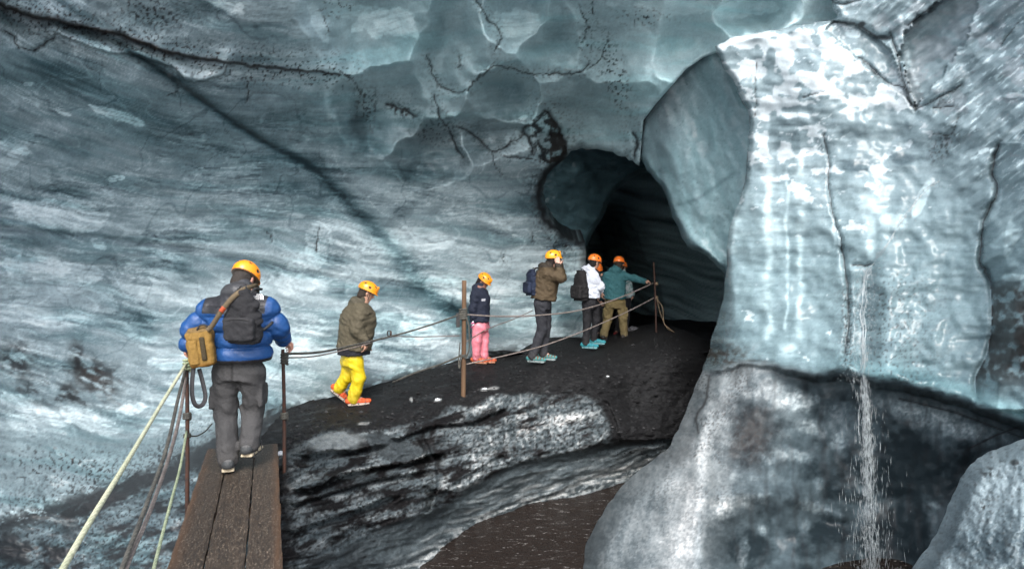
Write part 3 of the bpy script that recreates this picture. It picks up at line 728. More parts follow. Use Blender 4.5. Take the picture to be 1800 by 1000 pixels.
def p_colour(X, Y):
    bel = p_zone(X, Y)
    up = sst(6, -10, bel)
    diag = sst(1560, 1680, X - 0.6 * (Y - 180)) * sst(560, 300, Y)
    n1 = fbm(X / 110, Y / 20, 4, 121); n2 = fbm(X / 42, Y / 11, 4, 122); n3 = fbm(X / 10, Y / 8, 3, 123); n5 = fbm(X / 60, Y / 60, 4, 124)
    tt = Y * 0.80 + X * 0.60
    dn = fbm((X * 0.8 - Y * 0.6) / 90, tt / 14, 5, 125); dn2 = fbm((X * 0.8 - Y * 0.6) / 30, tt / 6, 4, 126)
    # upper body: white bubbly ice and painted sky reflections, clear windows in it
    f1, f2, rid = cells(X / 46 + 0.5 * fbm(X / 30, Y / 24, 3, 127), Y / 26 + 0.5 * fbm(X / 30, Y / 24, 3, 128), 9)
    frost_glint = sst(0.03, -0.03, fbm(X / 46, Y / 26, 4, 129) * 1.1 - 0.75 * sst(400, 180, Y + 0.25 * np.abs(X - 1390)) + 0.45 * sst(330, 480, Y) + 0.30 * sst(1500, 1600, X) + 0.24)
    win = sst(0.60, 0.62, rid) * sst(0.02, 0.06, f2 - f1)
    frost_glint = frost_glint * (1 - 0.9 * win)
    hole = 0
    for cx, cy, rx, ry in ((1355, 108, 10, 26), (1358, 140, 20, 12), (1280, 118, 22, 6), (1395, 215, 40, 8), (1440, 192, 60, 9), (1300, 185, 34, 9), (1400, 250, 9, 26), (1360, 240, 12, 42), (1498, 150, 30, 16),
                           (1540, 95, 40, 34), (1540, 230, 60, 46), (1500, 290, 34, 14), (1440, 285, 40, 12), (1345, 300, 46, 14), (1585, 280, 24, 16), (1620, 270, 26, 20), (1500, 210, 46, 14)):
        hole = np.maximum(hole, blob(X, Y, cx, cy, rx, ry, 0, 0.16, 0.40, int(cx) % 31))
    frost_glint = frost_glint * (1 - 0.85 * hole)
    gr_ = gnoise(X / 2.6, Y / 2.3, 158)
    lay = fbm(X / 240, (Y + 6 * fbm(X / 90, Y / 60, 2, 145)) / 4.5, 3, 146)
    tone = 0.475 + 0.03 * lay - 0.05 * sst(0.28, 0.4, lay) + 0.07 * n1 + 0.05 * n2 + 0.04 * n3 + 0.06 * n5 + 0.035 * gr_ - 0.06 * sst(350, 650, Y) - 0.05 * hole
    tone = tone + 0.26 * frost_glint * (1 - diag)
    wx = 0.5 * fbm(X / 40, Y / 18, 3, 47); wy = 0.5 * fbm(X / 40, Y / 18, 3, 48)
    _, _, ra = cells(X / 90 + wx, Y / 16 + wy, 17); _, _, rb_ = cells(X / 34 + wx * 1.5, Y / 10 + wy * 1.3, 19)
    tone = tone + (1 - diag) * (0.06 * (ra - 0.5) + 0.05 * (rb_ - 0.5))
    # white drip columns
    for x0, y0, y1, w, a in ((1350, 290, 590, 13, 0.24), (1362, 330, 420, 26, 0.14), (1408, 280, 440, 12, 0.24), (1405, 440, 590, 9, 0.22), (1384, 300, 580, 4, 0.22), (1285, 290, 440, 16, 0.18), (1465, 395, 425, 5, 0.3), (1530, 380, 470, 14, 0.15),
                             (1385, 600, 620, 20, 0.22), (1535, 330, 380, 30, 0.16)):
        xx = x0 + 7 * fbm(Y / 60, Y * 0 + x0, 3, 130)
        k = np.exp(-((X - xx) / (w * (0.75 + 0.5 * fbm(Y / 30, Y * 0 + x0, 3, 131)))) ** 2 * 1.2) * sst(y0 - 20, y0 + 12, Y) * sst(y1 + 22, y1 - 8, Y)
        tone = tone + a * k * (0.7 + 0.6 * sst(-0.4, 0.3, n2))
    # right wall: diagonal streaks of snow-white and grey ice, sky glints painted in
    _, _, rd_ = cells((X * 0.8 - Y * 0.6) / 80 + wx, tt / 13 + wy, 21)
    tone = mix(tone, 0.52 + 0.13 * dn + 0.08 * dn2 + 0.18 * (rd_ - 0.5) + 0.03 * n3, diag)
    tone = tone + diag * 0.30 * sst(0.30, 0.55, dn2 + 0.3 * dn) * sst(420, 250, Y)
    blk = inside(X + 9 * fbm(X / 22, Y / 22, 3, 118), Y + 9 * fbm(X / 22, Y / 22, 3, 119), [(1594, 62), (1610, 32), (1660, 0), (1700, -60), (1730, -60), (1712, 40), (1700, 66), (1612, 190), (1604, 170), (1580, 100)])
    tone = np.where(blk, 0.50 + 0.10 * dn + 0.03 * n3, tone)
    tone = tone + 0.35 * line(X, Y, rough_line([(1585, 30), (1590, 80), (1600, 120), (1618, 160)], 2, 5, 3), 5) * (0.5 + n3)
    for cx, cy, rx, ry, rot, a in ((1780, 168, 17, 5, -4, 0.4), (1730, 265, 11, 5, -20, 0.4), (1790, 225, 14, 6, -30, 0.35), (1500, 60, 14, 8, 0, 0.35), (1510, 92, 12, 8, 20, 0.35), (1455, 50, 14, 6, 0, 0.3),
                                   (1770, 420, 30, 14, -25, 0.25), (1750, 350, 12, 40, 8, 0.15), (1620, 350, 10, 40, 25, 0.25), (1570, 390, 26, 16, 0, 0.2), (1780, 488, 24, 8, 0, 0.3)):
        tone = tone + a * blob(X, Y, cx, cy, rx, ry, rot, 0.3, 0.3, int(cx) % 29)
    dirt = 0.0 * X; brown = 0.0 * X
    wob = np.clip(fbm(X / 12, Y / 12, 3, 132) + 0.4, 0, 2); sp = speck(X, Y, 5, 0.42, 133)
    for pts, w in P_CRACKS:
        d = close_dist(X, Y, pts, w * 14)[0]
        dirt = np.maximum(dirt, np.exp(-(d / (w * (0.6 + 0.5 * wob))) ** 2) * 0.92)
        dirt = np.maximum(dirt, 0.6 * np.exp(-(d / (w * 6)) ** 2) * sp)
    dirt = np.maximum(dirt, 0.9 * blob(X, Y, 1514, 44, 9, 6, -30, 0.4)); dirt = np.maximum(dirt, 0.8 * blob(X, Y, 1555, 66, 16, 4, 10, 0.4))
    rk = blob(X, Y, 1660, 255, 44, 26, -40, 0.8, 0.5, 5)
    dirt = np.maximum(dirt, 0.75 * rk * speck(X, Y, 7, 0.0, 134)); tone = tone - 0.12 * rk
    dirt = np.maximum(dirt, 0.6 * blob(X, Y, 1650, 180, 50, 20, -20, 0.8, 0.4, 6) * speck(X, Y, 6, 0.2, 135))
    tone = tone - 0.16 * (blob(X, Y, 1585, 278, 22, 15, 10, 0.5, 0.3, 1) + blob(X, Y, 1500, 295, 30, 12, 0, 0.6, 0.3, 2)) * (1 - diag * 0.3)
    tone = tone - 0.10 * line(X, Y, [(1335, 190), (1400, 186), (1470, 172)], 9) * up
    # grey specks around the waterfall and along the base
    dirt = np.maximum(dirt, 0.7 * np.exp(-((X - 1565) / 90) ** 2) * sst(430, 520, Y) * speck(X, Y, 5, 0.30, 136))
    dirt = np.maximum(dirt, 0.8 * np.exp(-((X - 1490) / 14) ** 2) * sst(470, 520, Y) * speck(X, Y, 5, 0.05, 137))
    dirt = np.maximum(dirt, 0.55 * sst(470, 620, Y) * sst(1320, 1250, X) * speck(X, Y, 6, 0.15, 138))
    rb = (X > np.interp(Y, [480, 497, 560, 620, 660, 700], [1800, 1741, 1744, 1736, 1716, 1716])) * sst(470, 520, Y) * sst(720, 640, Y)
    dirt = np.maximum(dirt, rb * sst(-0.2, 0.35, fbm(X / 26, Y / 26, 4, 139) + 0.25) * 0.92)
    brown = np.maximum(brown, 0.5 * rb * dirt)
    tone = tone + 0.12 * up * sst(620, 700, Y) * sst(1700, 1740, X)
    # brown silt at the foot of the pillar
    silt = blob(X, Y, 1272, 628, 80, 34, 12, 0.9, 0.3, 8) * sst(10, -10, bel)
    brown = np.maximum(brown, 0.75 * silt * (0.4 + 0.8 * sst(-0.2, 0.4, n3 + n2 * 0.5)))
    dirt = np.maximum(dirt, 0.6 * silt * speck(X, Y, 7, 0.1, 140))
    lip = np.exp(-((bel + 3) / 5) ** 2) * sst(1225, 1300, X)
    dirt = np.maximum(dirt, lip * sst(-0.1, 0.4, fbm(X / 40, Y / 6, 3, 141)) * 0.85); brown = np.maximum(brown, 0.5 * lip * sst(1420, 1300, X))
    dirt = np.maximum(dirt, 0.95 * blob(X, Y, 1465, 657, 16, 7, 10, 0.5, 0.4, 3))
    teal = 0.32 + 0.20 * sst(250, 500, Y) + 0.5 * np.exp(-((bel + 16) / 20) ** 2) * sst(1400, 1560, X) - 0.3 * frost_glint
    # lower wall: clear dark ice below the ledge, gritty grey flank on the left
    lo = 1 - up
    flank = sst(1420, 1240, X + 0.35 * (Y - 800))
    g1 = fbm(X / 70, Y / 46, 5, 151); g2 = fbm(X / 16, Y / 14, 4, 152); g3 = fbm(X / 6, Y / 5.5, 3, 153)
    lt_dark = 0.17 + 0.20 * g1 + 0.10 * g2 + 0.05 * g3
    gr2 = gnoise(X / 2.8, Y / 2.6, 159)
    lt_fl = 0.35 + 0.12 * g1 + 0.06 * g2 + 0.10 * g3 + 0.07 * gr2 + 0.08 * fbm((X + 0.25 * Y) / 12, Y / 60, 4, 147) + 0.13 * line(X, Y, [(1215, 1040), (1196, 900), (1214, 800), (1236, 700)], 26) - 0.07 * sst(1150, 1060, X)
    lt = mix(lt_dark, lt_fl, flank)
    for cx, cy, rx, ry, rot, a in ((1400, 705, 42, 22, 6, 0.42), (1345, 690, 50, 16, 0, 0.20), (1425, 750, 30, 16, 20, 0.34), (1470, 720, 30, 16, 0, 0.2), (1400, 800, 34, 14, 5, 0.32), (1350, 800, 40, 16, 0, 0.2), (1475, 775, 18, 22, 20, 0.3),
                                   (1300, 880, 70, 16, -4, 0.26), (1430, 890, 60, 14, 14, 0.22), (1440, 850, 12, 26, 0, 0.2), (1308, 975, 12, 34, 8, 0.42), (1340, 930, 8, 16, -20, 0.3), (1415, 925, 14, 18, 20, 0.25), (1270, 900, 26, 18, -20, 0.3),
                                   (1640, 740, 100, 24, 14, 0.26), (1720, 760, 60, 20, 12, 0.22), (1600, 720, 70, 14, 12, 0.22), (1215, 900, 24, 80, 6, 0.18), (1190, 960, 50, 50, 0, 0.14), (1640, 885, 14, 8, 20, 0.3), (1235, 800, 14, 90, 4, 0.12)):
        lt = lt + a * blob(X, Y, cx, cy, rx, ry, rot, 0.7, 0.5, int(cx + cy) % 37) * (0.8 + 0.6 * g3)
    for cx, cy, rx, ry, rot, a in ((1590, 830, 90, 80, 20, 0.28), (1570, 950, 80, 90, 0, 0.28), (1320, 760, 46, 80, 10, 0.30), (1310, 950, 60, 60, 0, 0.22), (1460, 830, 60, 40, 30, 0.20), (1440, 960, 60, 50, 0, 0.18), (1680, 830, 60, 60, 20, 0.2), (1230, 730, 16, 60, 10, 0.15)):
        lt = lt - a * blob(X, Y, cx, cy, rx, ry, rot, 0.9, 0.4, int(cx) % 37)
    dl = 0.85 * blob(X, Y, 1320, 765, 64, 66, 20, 0.9, 0.5, 5) * np.maximum(speck(X, Y, 4, -0.05, 149), 0.6)
    dl = np.maximum(dl, flank * 0.62 * sst(-0.2, 0.35, fbm(X / 40, Y / 50, 4, 148)) * speck(X, Y, 4.0, 0.10, 154) * (0.30 + 0.70 * sst(980, 760, Y + 0.6 * (1200 - X))))
    dl = np.maximum(dl, flank * 0.28 * sst(0.1, 0.6, fbm(X / 60, Y / 60, 4, 155)))
    dl = np.maximum(dl, lo * np.exp(-((bel - 8) / 9) ** 2) * sst(1330, 1420, X) * 0.8 * sst(-0.3, 0.3, g2))
    for pts, w in (([(1790, 750), (1750, 765), (1700, 790)], 2), ([(1580, 700), (1680, 725), (1800, 770)], 1.6)):
        dl = np.maximum(dl, line(X, Y, pts, w))
    dl = np.maximum(dl, 0.8 * line(X, Y, rough_line([(1228, 760), (1224, 730), (1240, 705), (1246, 660)], 1, 5, 3), 2.2))
    tone = mix(tone, lt, lo); dirt = mix(dirt, dl, lo)
    brown = mix(brown, 0.15 * flank * dl, lo)
    teal = mix(teal, 0.12 * (1 - flank) + 0.05 * g1, lo)
    vs_ = fbm(X / 17 + 0.4 * g1, Y / 90, 4, 143)
    dirt = np.maximum(dirt, lo * 0.42 * sst(0.05, 0.5, vs_ + 0.35 * g3) * sst(1250, 1300, X))
    gk = (lo * flank)[:, None] * np.array([0.10, 0.0, -0.05, 0.0])
    return (1 + gk) * ice_colour(tone, dirt, teal, brown, wet=0.75 - 0.45 * np.clip(dirt, 0, 1) - 0.55 * lo)

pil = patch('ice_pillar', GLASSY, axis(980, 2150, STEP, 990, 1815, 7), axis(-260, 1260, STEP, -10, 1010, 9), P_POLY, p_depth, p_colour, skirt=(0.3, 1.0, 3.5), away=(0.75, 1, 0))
tag(pil, 'bright frosted ice pillar on the right with dark wet ice below its ledge', 'ice pillar', kind='structure')

# ---- teal ice boss inside the tunnel mouth
T_POLY = smooth_line([(950, 300), (980, 255), (1030, 240), (1140, 256), (1150, 290), (1128, 304), (1098, 322), (1074, 348), (1060, 382), (1044, 408), (1026, 440), (1000, 446), (960, 420), (940, 360), (950, 300)], 3)
T_D = Thin([(950, 300, 13.4), (950, 400, 13.6), (1010, 260, 13.3), (1030, 440, 14.3), (1010, 340, 13.7), (1070, 300, 14.3), (1060, 380, 14.8), (1130, 300, 14.6), (1145, 260, 13.9), (1080, 250, 13.6)])
def t_depth(X, Y):
    de = seg_dist(X, Y, T_POLY)[0]
    return T_D(X, Y) + 0.10 * fbm(X / 50, Y / 36, 4, 161) + 0.03 * fbm(X / 15, Y / 10, 3, 162) + 0.4 * np.clip(1 - de / 10, 0, 1) ** 2
def t_colour(X, Y):
    t = Y - 0.25 * X
    n = fbm(X / 60, t / 16, 4, 163)
    tone = 0.24 + 0.12 * n - 0.10 * line(X, Y, [(1015, 265), (1040, 300), (1055, 330)], 6) - 0.10 * line(X, Y, [(1030, 300), (1000, 330), (985, 350)], 9) - 0.04 * sst(1000, 1100, X)
    tone = tone + 0.04 * sst(360, 400, Y)
    return ice_colour(tone, 0.3 * speck(X, Y, 6, 0.5, 164), 1.0, 0, 0.6)
boss = patch('ice_boss', DEEP, axis(930, 1160, STEP, 930, 1160), axis(235, 455, STEP, 235, 455), T_POLY, t_depth, t_colour, skirt=(0.5, 1.5, 3.0), away=(-0.3, 1, 0.4))
tag(boss, 'teal ice bulge just inside the top of the tunnel mouth', 'ice bulge', kind='structure')

# ---- the tunnel itself: a closed passage running back from the mouth
def tunnel():
    stations = [(13.6, [(890, 660), (880, 420), (900, 300), (960, 225), (1060, 215), (1150, 230), (1260, 300), (1330, 420), (1350, 560), (1340, 680)]),
                (14.8, [(960, 660), (960, 500), (955, 380), (975, 270), (1050, 225), (1170, 230), (1280, 310), (1340, 430), (1345, 560), (1330, 660)]),
                (17.0, [(1010, 630), (1010, 520), (1015, 420), (1035, 320), (1085, 265), (1160, 275), (1250, 350), (1300, 450), (1310, 560), (1300, 630)]),
                (20.0, [(1020, 600), (1020, 520), (1030, 450), (1040, 390), (1062, 352), (1092, 360), (1120, 420), (1150, 480), (1170, 540), (1170, 600)]),
                (25.0, [(1000, 580), (1000, 520), (1005, 460), (1015, 420), (1030, 400), (1050, 410), (1062, 450), (1070, 490), (1075, 540), (1070, 580)])]
    nU, nV = 240, 170
    rings = []
    for d, pts in stations:
        q = np.array(smooth_line(pts, 10))
        s = np.concatenate([[0], np.cumsum(np.hypot(*np.diff(q, axis=0).T))]); s /= s[-1]
        u = np.linspace(0, 1, nU)
        px, py = np.interp(u, s, q[:, 0]), np.interp(u, s, q[:, 1])
        rings.append(np.stack([(px - 900) * d / FOC, np.full(nU, d), EYE + (HOR - py) * d / FOC], 1))
    rings = np.array(rings); dv = np.array([s[0] for s in stations])
    vv = np.linspace(0, 1, nV) * (dv[-1] - dv[0]) + dv[0]
    V = np.zeros((nV, nU, 3))
    for k in range(3):
        for j in range(nU):
            V[:, j, k] = np.interp(vv, dv, rings[:, j, k])
    U, W = np.meshgrid(np.linspace(0, 1, nU), vv)
    cen = V.mean(axis=1, keepdims=True)
    r = V - cen; r[..., 1] = 0
    L = np.linalg.norm(r, axis=2, keepdims=True) + 1e-6
    disp = 0.12 * fbm(U.ravel() * 7, W.ravel() * 0.7, 4, 171) + 0.05 * fbm(V[..., 2].ravel() * 5, W.ravel() * 0.8, 4, 172)
    V = V + r / L * disp.reshape(nV, nU, 1)
    z = V[..., 2].ravel() + 0.18 * V[..., 0].ravel() - 0.10 * V[..., 1].ravel() + 0.1 * fbm(W.ravel() * 0.5, U.ravel() * 4, 3, 173)
    n = fbm(z * 5.5, W.ravel() * 0.35, 4, 174)
    tone = 0.50 + 0.28 * n + 0.10 * fbm(z * 16, W.ravel() * 0.6, 3, 175)
    tone = tone + 0.10 * sst(0.5, 0.9, U.ravel()) * sst(1.2, 0.0, V[..., 2].ravel())
    col = ice_colour(tone, 0.3 * sst(0.2, 0.7, -n), 0.7, 0, 0.7)
    V = V.reshape(-1, 3)
    I = np.arange(nU * nV).reshape(nV, nU)
    F = np.stack([I[:-1, :-1], I[:-1, 1:], I[1:, 1:], I[1:, :-1]], -1).reshape(-1, 4)
    endc = V[I[-1]].mean(axis=0)
    n0 = len(V)
    V = np.concatenate([V, [endc]]); col = np.concatenate([col, col[-1:]])
    F = np.concatenate([F, [[I[-1, k], I[-1, k + 1], n0, n0] for k in range(0)] or np.zeros((0, 4), int)])
    F = np.concatenate([F, np.array([[I[-1, k], I[-1, k + 1], I[-1, nU - 2 - k], I[-1, nU - 1 - k]] for k in range(nU // 2 - 1)])])
    o = new_mesh('ice_tunnel', V, F, DEEP, cols=col)
    return tag(o, 'dark layered ice tunnel leading into the glacier behind the last walkers', 'ice tunnel', kind='structure')
tunnel()

# ---- boulder of ice in the lower right corner
B_LEFT = smooth_line([(1570, 1060), (1604, 1000), (1640, 948), (1662, 900), (1680, 860), (1700, 824), (1726, 800), (1760, 786), (1800, 770), (1900, 730)], 4)
B_LEFT = jag(B_LEFT, 1.8, 7)
B_POLY = B_LEFT + [(2000, 730), (2000, 1200), (1530, 1200)]
B_D = Thin([(1604, 1000, 5.2), (1700, 824, 5.3), (1800, 770, 5.1), (1900, 740, 4.9), (1700, 950, 4.75), (1760, 860, 4.85), (1850, 850, 4.5), (1850, 1000, 4.2), (1650, 1100, 4.6), (2000, 1000, 3.9), (1530, 1200, 4.7), (2000, 1200, 3.6)])
def b_depth(X, Y):
    de = seg_dist(X, Y, B_LEFT)[0]
    return B_D(X, Y) + 0.06 * fbm(X / 60, Y / 60, 4, 181) + 0.015 * fbm(X / 12, Y / 12, 3, 182) + 0.6 * np.clip(1 - de / 34, 0, 1) ** 2
def b_colour(X, Y):
    de = seg_dist(X, Y, B_LEFT)[0]
    g1 = fbm(X / 50, Y / 44, 4, 183); g2 = fbm(X / 13, Y / 12, 4, 184); g3 = fbm(X / 5, Y / 5, 3, 185)
    tone = 0.47 + 0.09 * g1 + 0.06 * g2 + 0.08 * g3 + 0.10 * gnoise(X / 2.6, Y / 2.5, 187) - 0.22 * blob(X, Y, 1760, 960, 110, 60, 0, 0.9, 0.4, 3) + 0.08 * np.exp(-(de / 14) ** 2) - 0.12 * np.exp(-((de - 26) / 10) ** 2) * sst(820, 900, Y)
    dirt = 0.9 * blob(X, Y, 1738, 832, 22, 14, 10, 0.8, 0.6, 4) * sst(-0.2, 0.2, g2) + 0.85 * blob(X, Y, 1732, 892, 20, 30, 20, 0.8, 0.6, 5) * sst(-0.1, 0.3, g2)
    dirt = np.maximum(dirt, 0.5 * speck(X, Y, 7, 0.45, 186)); dirt = np.maximum(dirt, 0.8 * blob(X, Y, 1785, 812, 10, 6, 0, 0.5, 0.5, 2))
    dirt = np.maximum(dirt, 0.45 * blob(X, Y, 1720, 970, 100, 40, 0, 0.9, 0.6, 7) * sst(0, 0.5, g2 + g1))
    return ice_colour(tone, dirt, 0.15, 0.3 * dirt, 0.6)
bou = patch('ice_boulder', ICE, axis(1525, 2000, STEP, 1560, 1812), axis(725, 1200, STEP, 730, 1008), B_POLY, b_depth, b_colour, skirt=(0.3, 1.0), away=(1, 1, -0.6))
tag(bou, 'rounded grey ice boulder speckled with grit at the lower right', 'ice boulder')

# ---- ash path and the dirty ice bank that falls from it to the stream
G_POLY = [(420, 1250), (420, 760), (470, 715), (560, 690), (700, 650), (900, 596), (1040, 578), (1090, 578), (1130, 572), (1156, 567), (1186, 575), (1215, 584), (1242, 598), (1300, 640), (1300, 1250)]
def zp(px, py, z): return (px, py, z_pix(px, py, z))
G_D = Thin([(420, 760, 7.8), (420, 900, 6.6), (420, 1100, 6.0), (420, 1250, 5.6), zp(480, 745, -.10), zp(560, 705, -.10), zp(600, 698, -.16), zp(627, 710, -.18), zp(700, 662, -.02), zp(850, 636, .09), zp(900, 615, .12), zp(948, 634, .17),
    zp(1036, 610, .21), zp(1080, 597, .25), zp(1060, 590, .24), zp(814, 692, -.13), zp(1150, 574, .50), (1242, 602, 12.0), (1225, 650, 11.1), (1200, 700, 10.5), (1168, 755, 10.0), (1110, 690, 10.3),
    (1050, 700, 9.75), zp(1150, 604, .34), zp(1105, 612, .25), zp(1192, 618, .26), zp(1060, 628, .17), zp(1000, 640, .14), zp(1150, 640, .10), zp(1120, 590, .34), zp(1205, 592, .38), (960, 680, 9.9), (880, 688, 9.45), (760, 716, 8.75), (690, 700, 8.9), (640, 745, 7.9), (560, 755, 7.2), (500, 770, 6.75), (490, 800, 6.2),
    (560, 800, 6.8), (650, 800, 7.5), (780, 790, 8.2), (900, 780, 8.85), (1000, 770, 9.3), (1100, 765, 9.6), (1150, 775, 9.8),
    (500, 900, 5.4), (600, 900, 6.3), (700, 880, 7.1), (800, 860, 7.9), (900, 840, 8.6), (1000, 830, 9.2), (1100, 805, 9.8),
    (740, 1000, 7.24), (830, 930, 8.33), (930, 890, 9.11), (1030, 870, 9.56), (1090, 850, 10.06), (1130, 820, 10.15),
    (500, 1000, 4.9), (600, 1000, 5.9), (660, 1000, 6.5), (640, 1060, 6.0), (500, 1250, 4.6), (900, 1000, 8.2), (1000, 930, 9.2), (1100, 900, 9.7), (800, 1060, 7.3), (1150, 1000, 8.3), (1200, 850, 10.3), (1200, 780, 10.2), (1260, 750, 10.6),
    (1300, 900, 9.8), (900, 1250, 6.5), (1300, 1250, 6.6), (1300, 640, 12.5)], 0.002)
CREST = smooth_line([(420, 800), (500, 790), (545, 770), (590, 752), (650, 760), (700, 748), (745, 742), (775, 722), (830, 712), (880, 692), (940, 690), (1000, 694), (1050, 706), (1068, 740), (1080, 770)])
UNDER = smooth_line([(480, 985), (600, 950), (700, 915), (775, 890), (830, 852), (900, 818), (980, 800), (1060, 782), (1150, 772)])
WATERLINE = smooth_line([(640, 1080), (740, 1000), (790, 962), (830, 932), (880, 908), (930, 890), (980, 880), (1030, 868), (1090, 850), (1118, 835)])

def g_band(X, Y):
    return Y + 0.30 * X + 8 * fbm(X / 120, Y / 60, 3, 191)

def side(X, Y, pts):
    d, p, nx, ny = seg_dist(X, Y, pts)
    return np.where(Y > ny, d, -d)

def g_depth(X, Y):
    D = G_D(X, Y)
    t = g_band(X, Y)
    cr = side(X, Y, CREST)
    face = sst(-4, 10, cr)
    D = D + face * (0.10 * fbm(X / 110, t / 24, 4, 192) + 0.05 * fbm(X / 40, t / 9, 3, 193) + 0.02 * fbm(X / 9, Y / 8, 3, 194))
    D = D + (1 - face) * (sst(600, 690, Y) * 0.03 * fbm(X / 60, Y / 12, 4, 195) + 0.035 * fbm(X / 14, Y / 5, 3, 197) + 0.045 * np.exp(-(cells(X / 26, Y / 10, 23)[0] / 0.28) ** 2) * sst(1130, 1060, X) + sst(1060, 1110, X) * sst(640, 720, Y) * 0.10 * ridged(X / 40, Y / 60, 4, 196))
    un = side(X, Y, UNDER)
    D = D + 0.14 * sst(-3, 12, un) * sst(120, 30, un) * sst(560, 820, X)
    D = D - 0.08 * np.exp(-((un + 14) / 16) ** 2) * sst(700, 850, X)
    # overlapping slabs of ice on the left part of the bank
    for pts, w, a in (([(540, 800), (580, 790), (620, 792), (660, 782)], 14, 0.16), ([(545, 860), (600, 832), (650, 822), (720, 812), (760, 796)], 15, 0.22), ([(520, 885), (580, 866), (660, 842), (740, 828)], 10, 0.12),
                      ([(520, 930), (600, 905), (690, 870)], 12, 0.12), ([(755, 900), (768, 860), (764, 810), (745, 770)], 10, -0.2), ([(770, 870), (812, 840), (880, 800)], 8, 0.06), ([(700, 770), (760, 748), (830, 742), (880, 720)], 8, 0.14),
                      ([(1068, 705), (1085, 745), (1092, 775)], 12, 0.05)):
        s = side(X, Y, pts); d = np.abs(s)
        D = D + a * np.where(s > 0, np.exp(-(d / w) ** 2), -0.6 * np.exp(-(d / (w * 1.6)) ** 2))
    return D

def g_colour(X, Y):
    t = g_band(X, Y)
    cr = side(X, Y, CREST) + 13 * fbm(X / 34, Y / 16, 5, 200)
    n1 = fbm(X / 90, t / 16, 4, 201); n2 = fbm(X / 34, t / 6, 4, 202); n3 = fbm(X / 8, Y / 6, 3, 203); n4 = fbm(X / 40, Y / 34, 4, 204)
    face = sst(-5, 9, cr)
    un = side(X, Y, UNDER)
    rightend = sst(1086, 1060, X + 14 * fbm(X / 30, Y / 30, 4, 198))
    # bare ice on the bank
    gr3 = gnoise(X / 2.6, Y / 2.4, 160)
    tone = 0.27 + 0.15 * n1 + 0.13 * n2 + 0.10 * n3 + 0.08 * gr3
    whitef = sst(790, 840, X) * sst(6, -6, un) * face
    tone = tone + whitef * (-0.02 + 0.14 * n3 + 0.08 * n4)
    for cx, cy, rx, ry, rot, a in ((975, 742, 70, 11, -13, 0.34), (1010, 735, 40, 7, -13, 0.25), (915, 735, 10, 34, 8, 0.30), (925, 755, 7, 26, 0, 0.28), (890, 780, 6, 26, 4, 0.22), (800, 735, 26, 13, -18, 0.32), (845, 720, 22, 9, -10, 0.28),
                                   (590, 778, 50, 16, -8, 0.22), (630, 770, 36, 12, 0, 0.15), (580, 845, 46, 6, -28, 0.42), (545, 868, 22, 5, -30, 0.30), (650, 822, 44, 4, -8, 0.36), (730, 808, 26, 5, -22, 0.36), (640, 786, 30, 3, -10, 0.36),
                                   (600, 880, 90, 14, -18, 0.16), (620, 920, 50, 8, -20, 0.2), (780, 850, 8, 26, 20, 0.3), (820, 850, 40, 12, -26, 0.22), (560, 960, 30, 12, -20, 0.2), (505, 860, 12, 9, 0, 0.3), (840, 800, 40, 30, -20, 0.12)):
        tone = tone + a * blob(X, Y, cx, cy, rx, ry, rot, 0.5, 0.35, int(cx) % 41) * (0.8 + 0.6 * n3)
    # drip tracery over the white face
    trac = sst(0.80, 0.92, ridged(X / 26, Y / 40, 2, 205)) * whitef
    tone = tone + 0.20 * trac
    dirt = sst(0.02, 0.50, fbm(X / 60, t / 18, 4, 206) + 0.26 + 0.30 * n3 - 0.24 * whitef + 0.15 * gr3)
    dirt = np.maximum(dirt, 0.85 * speck(X, Y, 5.5, 0.20, 207))
    # undercut: black-blue ice, overhang shade painted in, then a milky strip along the water
    wl = side(X, Y, WATERLINE)
    low = sst(-2, 10, un) * sst(480, 760, X)
    lowt = 0.13 + 0.10 * fbm(X / 80, t / 10, 4, 208) + 0.06 * n2
    milk = np.exp(-((wl + 26) / 22) ** 2)
    milk2 = np.exp(-((wl + 8) / 9) ** 2) * sst(-0.3, 0.3, n3 + n2)
    lowt = lowt + 0.26 * milk * (0.5 + 0.9 * n2) + 0.38 * milk2
    for pts, w, a in (([(820, 885), (900, 850), (1000, 815), (1100, 796), (1165, 784)], 4, 0.22), ([(960, 862), (1040, 838), (1110, 815), (1170, 795)], 5, 0.26), ([(1020, 850), (1090, 832), (1150, 812)], 3, 0.25), ([(880, 880), (960, 845), (1060, 812)], 3, 0.16)):
        lowt = lowt + a * line(X, Y, pts, w) * (0.7 + 0.9 * n2)
    tone = mix(tone, lowt, low)
    dirt = mix(dirt, 0.85 * sst(-0.05, 0.5, n2 + 0.3 * n3 - 1.2 * lowt) * (1 - 0.8 * milk), low)
    lipu = np.exp(-((un - 2) / 6) ** 2) * sst(620, 800, X)
    dirt = np.maximum(dirt, 0.7 * lipu * sst(-0.3, 0.3, n2 + n3))
    # left near the plank: black ash in the hollows
    dirt = np.maximum(dirt, 0.93 * sst(540, 496, X) * sst(-0.5, 0.2, fbm(X / 26, Y / 26, 4, 209) + 0.2))
    for pts, w in (([(548, 792), (580, 788), (615, 790)], 3.5), ([(718, 760), (750, 742), (775, 745), (830, 740), (868, 720)], 6), ([(757, 770), (768, 800), (770, 820)], 7), ([(700, 806), (745, 790), (760, 780)], 12), ([(520, 885), (600, 862), (700, 836)], 4), ([(530, 905), (620, 875), (700, 850)], 3),
                   ([(560, 930), (660, 895), (740, 875)], 4), ([(890, 690), (930, 686), (980, 690)], 5)):
        dirt = np.maximum(dirt, 0.93 * line(X, Y, rough_line(pts, 2, 5, int(pts[0][0])), w))
    plate = blob(X, Y, 590, 776, 60, 20, -6, 0.4, 0.2, 3) * face
    dirt = dirt * (1 - 0.75 * plate); tone = mix(tone, 0.42 + 0.05 * n3, plate * 0.8)
